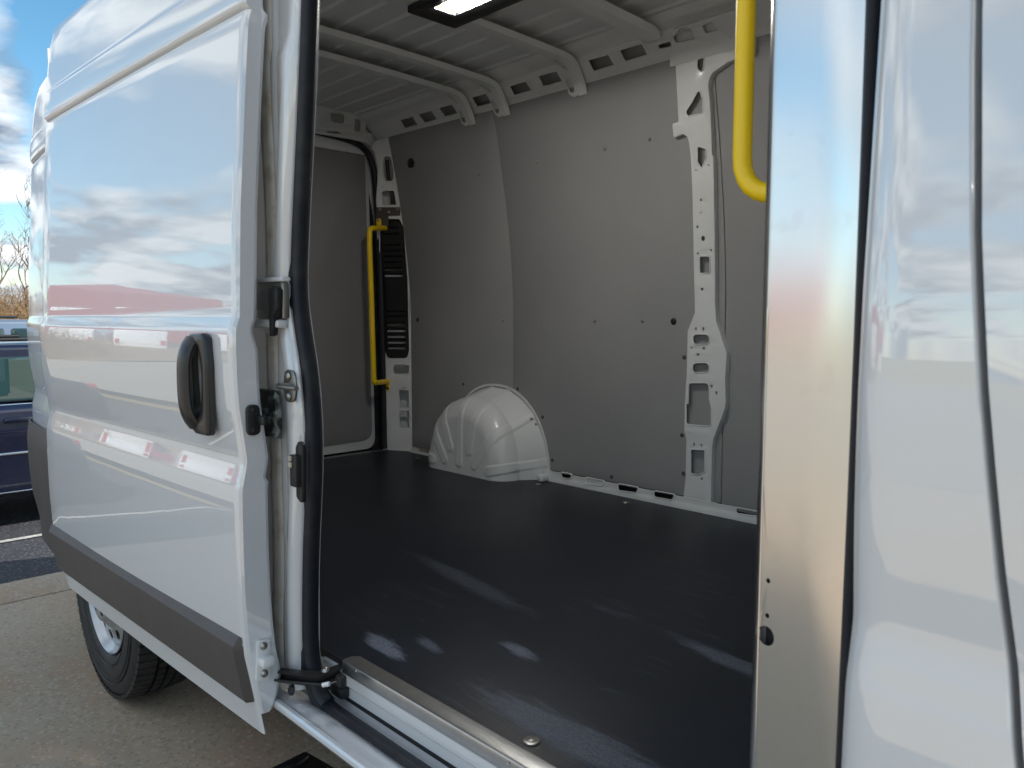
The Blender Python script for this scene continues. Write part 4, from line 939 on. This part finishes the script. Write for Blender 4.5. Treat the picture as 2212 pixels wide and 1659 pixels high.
# --- rear wheel
def make_wheel(parent, cx, yo, sgn, detail=True):
    c = (cx, yo, WZ)
    R_ = WR
    tp2 = [(.035, .205), (.022, .212), (.012, .225), (.006, .25), (.003, .272), (.0025, .30), (.005, .305), (.006, .312), (.004, .320), (.010, .338), (.020, .3545), (.034, .3655), (.042, .3675)]
    for g0, g1_ in ((.072, .080), (.106, .114), (.140, .148)): tp2 += [(g0, .3685 + .0), (g0 + .001, .360), (g1_ - .001, .360), (g1_, .3685)]
    tp2 += [(.178, .3675), (.190, .3655), (.205, .352), (.218, .32), (.222, .28), (.215, .225), (.19, .205)]
    wh = lathe('wheel', tp2, c, tyre, parent, 96, 35, 'Y', sgn)
    wh.name = 'rear_wheel'; WM[wh.name] = Matrix()
    lathe('rim', [(.19, .20), (.16, .19), (.06, .186), (.045, .188), (.034, .194), (.028, .2), (.014, .2045), (.012, .207), (.0135, .2095), (.018, .2095), (.024, .206)], c, rimm, wh, 72, 50, 'Y', sgn)
    if not detail: return wh
    # shoulder and tread blocks
    tb = bmesh.new()
    for i in range(72):
        a = 2 * pi * i / 72; da = 2 * pi / 72 * .40
        for (y0, y1, r0, r1, sh) in ((.012, .070, .352, .3735, 0), (.081, .105, .362, .3755, .5), (.115, .139, .362, .3755, 0), (.149, .176, .362, .374, .5), (.178, .208, .345, .371, 0)):
            aa = a + sh * 2 * pi / 72
            vv = []
            for yy, rr in ((y0, r0), (y1, r0), (y1, r1), (y0, r1 - (.008 if y0 < .02 else 0))):
                rr2 = rr
                for s in (-1, 1):
                    ang = aa + s * da; vv.append(tb.verts.new((cx + rr2 * cos(ang), yo + sgn * yy, WZ + rr2 * sin(ang))))
            for q_ in ((0, 1, 3, 2), (2, 3, 5, 4), (4, 5, 7, 6), (6, 7, 1, 0), (0, 2, 4, 6), (1, 7, 5, 3)): tb.faces.new([vv[k] for k in q_])
    bmesh.ops.recalc_face_normals(tb, faces=tb.faces)
    t_ = bmobj('tread_block', tb, tyre, wh, 0); t_['kind'] = 'stuff'
    # sidewall ribs
    for rr, rt in ((.292, .0012), (.245, .0012), (.308, .002)): lathe('sidewall_rib', [(.0035, rr - rt), (.0005, rr), (.0035, rr + rt)], c, tyre, wh, 96, 60, 'Y', sgn)
    # dished disc with oval vents
    vents = []
    for i in range(12):
        a = 2 * pi * i / 12; vents.append([(cos(a) * (.148 + .017 * cos(t)) - sin(a) * .022 * sin(t), sin(a) * (.148 + .017 * cos(t)) + cos(a) * .022 * sin(t)) for t in [2 * pi * k / 14 for k in range(14)]])
    def dish(x, z, w):
        r = math.hypot(x, z); d_ = interp([(0, .004), (.095, .006), (.108, .016), (.125, .027), (.165, .034), (.178, .044), (.19, .052)], r); return (cx + x, yo + sgn * (d_ - w), WZ + z)
    plate('wheel_disc', circ(0, 0, .188, 72), vents, rimm, wh, .004, .0008, frange(-.19, .19, .02), frange(-.19, .19, .02), dish, 60)
    lugs = [circ(.058 * cos(2 * pi * i / 5 + .3), .058 * sin(2 * pi * i / 5 + .3), .0165, 16) for i in range(5)]
    def capm(x, z, w):
        r = math.hypot(x, z); return (cx + x, yo + sgn * (interp([(0, -.010), (.07, -.007), (.088, -.002), (.096, .010)], r) - w), WZ + z)
    plate('hub_cap', circ(0, 0, .097, 48), lugs, rimm, wh, .004, .001, frange(-.1, .1, .02), frange(-.1, .1, .02), capm, 60)
    lathe('hub_backing', [(.010, .0), (.010, .09)], c, rimm, wh, 32, 50, 'Y', sgn)
    for i in range(5):
        a = 2 * pi * i / 5 + .3; rivet('lug_nut', (cx + .058 * cos(a), yo + sgn * .010, WZ + .058 * sin(a)), (0, -sgn, 0), .011, chrome, wh, 1.2)
    lathe('hub_badge', [(-.009, .030), (-.015, .029), (-.017, .025), (-.017, .0)], c, chrome, wh, 32, 50, 'Y', sgn)
    # ram's head relief on the badge
    hdp = [(0, .020), (.008, .018), (.017, .019), (.0215, .011), (.020, .002), (.014, -.003), (.013, .004), (.015, .009), (.010, .010), (.008, .003), (.006, -.012), (0, -.021)]
    hdp = hdp + [(-x, z) for x, z in hdp[-2:0:-1]]
    plate('badge_relief', hdp, [], rimm, wh, .003, .0008, mapf=lambda x, z, w: (cx + x, yo + sgn * (-.0185 - w), WZ + z))
    return wh
make_wheel(van, WX, .806, 1)
lathe('rear_axle', [(0, 0), (0, .05), (1.5, .05), (1.5, 0)], (WX, 1.05, WZ), dark, van, 16)
# --- side step on the ground side of the sill
s0 = hit(660, 1622, Z=.30); s1_ = hit(585, 1659, Z=.30); s2_ = hit(725, 1659, Z=.30)
stp = thing('step_stool', 'black ridged metal step standing on the concrete below the open doorway', 'step', (-1.3, .72, 0))
e1 = (s1_ - s0).normalized(); e2 = (s2_ - s0).normalized()
def sm2(a, c, w): p = s0 + e1 * a + e2 * c; return (p.x, p.y, .30 + w)
plate('tread', fillet([(0, 0), (.24, 0), (.24, .6), (0, .6)], .008), [], blackp, stp, .022, .003, mapf=lambda a, c, w: sm2(a, c, w - .010))
for i in range(7):
    for k in range(3):
        pts = [sm2(.015 + (t / 12) * .075 + k * .078, .03 + i * .075 + .010 * sin(t / 12 * pi) + .018 * k % .03, .004) for t in range(13)]
        sweep('grip_ridge', pts, [(-.0035, -.003), (-.002, .004), (.002, .004), (.0035, -.003)], blackp, stp, smooth=30)
for a, c in ((.02, .03), (.22, .03), (.02, .57), (.22, .57)):
    p = sm2(a, c, -.02); tube('leg', [p, (p[0], p[1], .0)], .012, satinb, stp)

# ================================================================ PARKED CARS
def car(x, yc, zg, paint, label, L_=4.7, W_=1.85, H_=1.48, suv=False, flip=1):
    t = thing('parked_car', label, 'car', (x - W_ / 2, yc, zg), 0, None)
    cx_ = x - W_ / 2
    mp_ = lambda y, z, w: (cx_ + w, yc + flip * y, zg + z)
    bodyo = [(-L_ / 2 + .02, .28), (-L_ / 2, .62), (-L_ / 2 + .10, .86), (-L_ / 2 + .35, .97), (L_ / 2 - 1.15, .98), (L_ / 2 - .35, .86), (L_ / 2 - .05, .68), (L_ / 2, .35), (L_ / 2 - .1, .24)]
    wh = [(-L_ / 2 + .86, .33), (L_ / 2 - .90, .33)]
    lower = []
    for wy, wz_ in wh[::-1]: lower += [(wy + .37 * cos(a), .26 + .39 * sin(a)) for a in [pi * i / 12 for i in range(13)]]
    o_ = fillet(bodyo, [.03, .08, .08, .1, .2, .12, .08, .05, .03]) + lower
    plate('body', o_, [], paint, t, W_, .07, (), (), mp_, 50)
    cab = [(-L_ / 2 + .30, .93), (-L_ / 2 + (.42 if suv else .75), H_ - .08), (-L_ / 2 + (.55 if suv else 1.0), H_), (L_ / 2 - 2.1, H_), (L_ / 2 - 1.75, H_ - .06), (L_ / 2 - 1.05, .95)]
    plate('cabin', fillet(cab, [.02, .06, .1, .1, .1, .02]), [], paint, t, W_ - .22, .05, (), (), mp_, 50)
    ya, yb, zb, zt_ = -L_ / 2 + .65, L_ / 2 - 1.35, 1.0, H_ - .10
    edges = [ya, ya + (yb - ya) * .30, ya + (yb - ya) * .63, yb + .0]
    for side in (-1, 1):
        wx = side * ((W_ - .22) / 2 + .004)
        for i in range(3):
            a, c = edges[i] + .035, edges[i + 1] - .035
            tl = .10 if i == 0 and not suv else (.05 if i == 0 else 0); tr = .42 if i == 2 else 0
            win = fillet([(a, zb), (c, zb), (c - tr, zt_), (a + tl, zt_)], .025)
            plate('side_window', win, [], tglass if False else glass, t, .008, .002, (), (), lambda y, z, w, wx=wx: (cx_ + wx + w, yc + flip * y, zg + z))
        tube('beltline_trim', [mp_(edges[0], zb - .03, side * (W_ / 2 - .07)), mp_(edges[3] + .1, zb - .03, side * (W_ / 2 - .07))], .010, chrome, t, n=8)
        tube('side_moulding', [mp_(-L_ / 2 + 1.3, .60, side * (W_ / 2 + .002)), mp_(L_ / 2 - 1.35, .60, side * (W_ / 2 + .002))], .012, chrome, t, n=8)
        tube('rocker_trim', [mp_(-L_ / 2 + 1.3, .30, side * (W_ / 2 + .002)), mp_(L_ / 2 - 1.35, .30, side * (W_ / 2 + .002))], .006, chrome, t, n=8)
        for yy in (edges[1] - .18, edges[2] - .18):
            q = mp_(yy, .86, side * (W_ / 2 + .02)); box('door_handle', q[0] - .018, q[0] + .018, q[1] - .10, q[1] + .10, q[2] - .018, q[2] + .018, paint, t, .012)
        tube('roof_rail', [mp_(-L_ / 2 + .9, H_ + .03, side * .62), mp_(L_ / 2 - 2.2, H_ + .03, side * .62)], .016, satinb, t, n=8)
        for yy, zz_ in wh:
            wl = lathe('wheel', [(0, .0), (0, .12), (.01, .2), (-.005, .21), (-.005, .30), (.02, .33), (.2, .33), (.22, .2)], mp_(yy, .33, side * W_ / 2), tyre, t, 32, 40, 'X', -side)
    rear = plate('rear_window', fillet([(-.6, 1.02), (.6, 1.02), (.5, H_ - .14), (-.5, H_ - .14)], .04), [], glass, t, .006, .001, (), (), lambda a, z, w: (cx_ + a, yc + flip * (-L_ / 2 + .29 + (z - .93) * (.2 if suv else .8)), zg + z))
    for side in (-1, 1): box('tail_lamp', cx_ + side * .62 - .14, cx_ + side * .62 + .14, yc - flip * (L_ / 2) - .02, yc - flip * (L_ / 2) + .06, zg + .68, zg + .84, lampred, t, .02)
    return t
car(-6.9, 1.55, -.282, navy, 'dark navy estate car with chrome side strips parked behind the van', 4.75, 1.85, 1.44)
car(-10.2, 2.0, -.282, silverb, 'silver blue sport utility vehicle with roof rails behind the navy car', 4.7, 1.9, 1.62, True)

# white vans standing out on the lot (the open door mirrors them)
def far_van(x, y, rz, label, near):
    t = thing('parked_van', label, 'van', (x, y, -.28), rz, None); Mx = Matrix.Translation((x, y, -.28)) @ Matrix.Rotation(rz, 4, 'Z')
    f_ = lambda a, z, w: tuple(Mx @ Vector((a, w, z)))
    o_ = fillet([(-2.9, .42), (-2.95, 1.2), (-2.85, 2.45), (-2.7, 2.6), (1.1, 2.62), (1.6, 2.3), (2.35, 1.45), (2.9, 1.2), (3.05, .8), (3.0, .42)], [.05, .1, .1, .1, .3, .2, .2, .1, .1, .05])
    plate('body', o_, [], white, t, 2.0, .10, (), (), f_, 50)
    for s in (-1, 1):
        plate('side_window', fillet([(.9, 1.35), (2.15, 1.35), (1.55, 2.05), (.9, 2.05)], .05), [], glass, t, .01, .002, (), (), lambda a, z, w, s=s: f_(a, z, s * 1.003 + w))
        plate('side_cladding', fillet([(-2.2, .46), (1.2, .46), (1.2, .68), (-2.2, .68)], .02), [], clad, t, .03, .005, (), (), lambda a, z, w, s=s: f_(a, z, s * 1.0 + w))
        for wx in (-1.9, 1.95):
            c = Mx @ Vector((wx, s * .98, .36))
            ns = 24; vs = []; fs = []
            for i in range(ns):
                a = 2 * pi * i / ns
                for q, rr in ((0, .0), (0, .21), (.01, .22), (.0, .35), (-.2, .36)): vs.append(tuple(Mx @ Vector((wx + rr * cos(a), s * (.99 + q), .36 + rr * sin(a)))))
            for i in range(ns):
                j = (i + 1) % ns
                for k in range(4): fs.append((i * 5 + k, j * 5 + k, j * 5 + k + 1, i * 5 + k + 1))
            meshobj('wheel', vs, fs, tyre, t, 40)
        plate('tail_lamp', fillet([(-.08, 1.0), (.08, 1.0), (.08, 1.5), (-.08, 1.5)], .02), [], lampred, t, .03, .008, (), (), lambda a, z, w, s=s: tuple(Mx @ Vector((-2.955 + w, s * .85 + a, z))))
    plate('rear_bumper', fillet([(-.98, .40), (.98, .40), (.98, .66), (-.98, .66)], .04), [], clad, t, .16, .03, (), (), lambda a, z, w: tuple(Mx @ Vector((-2.98 + w, a, z))))
    plate('windscreen', fillet([(-.85, 1.5), (.85, 1.5), (.75, 2.25), (-.75, 2.25)], .05), [], glass, t, .01, .002, (), (), lambda a, z, w: tuple(Mx @ Vector((2.33 - (z - 1.45) * .87 + .02 + w, a, z))))
    return t
far_van(-29.8, -11.0, R(203), 'white van seen from its tail, nearest of the three mirrored in the open door', 1)
far_van(-34.5, -10.4, R(215), 'white van left of the tail-on van in the open door reflection', 0)
far_van(-28.6, -13.9, R(203), 'white van half hidden by the handle in the open door reflection', 0)

# buildings with red roof bands across the lot
def building(cx_, cy_, w_, d_, h_, rz, label, fas=2.9):
    t = thing('shop_building', label, 'building', (cx_, cy_, -.3), rz); Mx = Matrix.Translation((cx_, cy_, -.3)) @ Matrix.Rotation(rz, 4, 'Z')
    def bb(name, x0, x1, y0, y1, z0, z1, m, bev=.0):
        bm_ = boxbm(x0, x1, y0, y1, z0, z1, bev); bmesh.ops.transform(bm_, matrix=Mx, verts=bm_.verts); return bmobj(name, bm_, m, t, 30)
    bb('wall', -w_ / 2, w_ / 2, -d_ / 2, d_ / 2, 0, h_, wallm)
    # hipped red roof
    e = .6; v = [(-w_ / 2 - e, -d_ / 2 - e, h_), (w_ / 2 + e, -d_ / 2 - e, h_), (w_ / 2 + e, d_ / 2 + e, h_), (-w_ / 2 - e, d_ / 2 + e, h_), (-w_ / 2 + d_ * .35, 0, h_ + .9), (w_ / 2 - d_ * .35, 0, h_ + .9)]
    meshobj('roof', [tuple(Mx @ Vector(p)) for p in v], [(0, 1, 5, 4), (1, 2, 5), (2, 3, 4, 5), (3, 0, 4)], redm, t, 0)
    bb('fascia', -w_ / 2 - e, w_ / 2 + e, -d_ / 2 - e, d_ / 2 + e, h_ - fas, h_ - .002, redm)
    n_ = int(w_ / 3.2)
    for i in range(n_):
        x = -w_ / 2 + 1.6 + i * (w_ - 3.2) / max(1, n_ - 1)
        for s in (-1, 1): bb('window', x - .9, x + .9, s * (d_ / 2 + .0) - .03, s * (d_ / 2) + .03, .5, h_ - 3.0, glass)
    return t
building(-60, -20.6, 12, 12.5, 4.7, 0, 'low building with a deep red roof band mirrored across the sliding door', 4.3)
building(-57, -33.5, 8, 8, 4.2, 0, 'small red roofed building mirrored at the front edge of the sliding door', 3.8)
building(-42, -38, 13, 9, 3.3, R(35), 'low building with a red roof mirrored in the aluminium trim', 1.0)

# ================================================================ VEGETATION
def twig(vs, fs, p, d, r, l, n=4, bend=.25):
    base = len(vs); a = Vector(p); dd2 = Vector(d).normalized()
    for i in range(n + 1):
        t = i / n; rr = r * (1 - .75 * t)
        s = dd2.cross(Vector((.3, .9, .2))).normalized(); u_ = dd2.cross(s)
        for k in range(3): vs.append(a + s * rr * cos(2.094 * k) + u_ * rr * sin(2.094 * k))
        if i < n:
            dd2 = (dd2 + Vector((random.uniform(-bend, bend), random.uniform(-bend, bend), random.uniform(-bend * .4, bend * .6)))).normalized(); a = a + dd2 * (l / n)
        if i:
            for k in range(3): k2 = (k + 1) % 3; fs.append((base + (i - 1) * 3 + k, base + (i - 1) * 3 + k2, base + i * 3 + k2, base + i * 3 + k))
    return a, dd2
def tree_mesh(h, seed):
    random.seed(seed); tv, tf, cv, cf2 = [], [], [], []
    def rec(p, d, r, l, lev):
        vs, fs = (tv, tf) if lev == 0 else (cv, cf2)
        a, d2 = twig(vs, fs, p, d, r, l, 5 if lev < 2 else 3, .16 + .05 * lev)
        if lev >= 5: return
        for k in range(3 if lev else 5):
            t = random.uniform(.45, 1.0) if lev else random.uniform(.3, 1)
            pp = Vector(p).lerp(a, t); dn_ = (Vector(d) + Vector((random.uniform(-1, 1), random.uniform(-1, 1), random.uniform(-.1, .8))) * .85).normalized()
            rec(pp, dn_, r * .52, l * random.uniform(.55, .72), lev + 1)
    rec(Vector((0, 0, 0)), Vector((0, 0, 1)), h * .018, h * .42, 0)
    return (tv, tf), (cv, cf2)
TM = []
for sdd in (3, 11, 23):
    (tv, tf), (cv, cf2) = tree_mesh(6.5, sdd)
    ms = []
    for nm, vs, fs in (('trunk', tv, tf), ('crown', cv, cf2)):
        me = bpy.data.meshes.new(nm); me.from_pydata([tuple(v) for v in vs], [], fs); me.materials.append(bark); ms.append(me)
    TM.append(ms)
random.seed(5)
def tree(x, y, z, s, k, label, group=None):
    t = thing('bare_tree', label, 'tree', (x, y, z), random.uniform(0, 6), group); t.scale = (s, s, s)
    WMt = t.matrix_basis
    for nm, me in zip(('trunk', 'crown'), TM[k]):
        o = bpy.data.objects.new(nm, me); COL.objects.link(o); o.parent = t
    return t
tree(-27.5, 3.0, .6, 1.0, 0, 'bare tree in the brush, the tallest beside the van tail', None)
tree(-28.5, 5.0, .6, .92, 1, 'thin leafless tree in the brush at the left edge of the picture', None)
tree(-30, 6.6, .6, .95, 2, 'leafless tree behind the brush half hidden by the van tail', None)
tree(-29, 9.4, .6, .9, 0, 'bare tree growing in the brush behind the silver blue vehicle', None)
for x, y, s, k in ((-33, -3, 1.1, 1), (-38, -8, 1.2, 2)):
    tree(x, y, 0 if y < -5 else .6, s, k, 'bare tree beyond the parking lot, mirrored in the open door left of the white vans', 'bare trees mirrored in the sliding door')
# brush on a low bank
bk2 = grid('bank', lambda a, c: (-24.5 - 14 * a, -16 + 44 * c, -.22 + 1.1 * min(1, a * 3) ** .8 + .25 * sin(c * 21) * a), 8, 20, bank); tag(bk2, kind='structure')
vs, fs = [], []
random.seed(9)
for i in range(5200):
    x = random.uniform(-31, -24.6); y = random.uniform(-8, 16) if i % 3 else random.uniform(2, 10); zb = -.2 + 1.0 * min(1, (-24.5 - x) / 14 * 3)
    hgt = random.uniform(.9, 2.1); twig(vs, fs, (x, y, zb), (random.uniform(-.5, .5), random.uniform(-.6, .6), 1), random.uniform(.008, .022), hgt, 4, .5)
for i in range(9000):
    x = random.uniform(-29, -24.6); y = random.uniform(-2, 12); zb = -.2 + 1.0 * min(1, (-24.5 - x) / 14 * 3) + random.uniform(.1, 1.5)
    twig(vs, fs, (x, y, zb), (random.uniform(-1, 1), random.uniform(-1, 1), random.uniform(-.2, .9)), random.uniform(.005, .012), random.uniform(.4, .9), 2, .5)
tag(meshobj('brush', vs, fs, brushm, smooth=0), 'tangled dry brown brush covering the bank beyond the parked cars', 'brush', 'stuff')
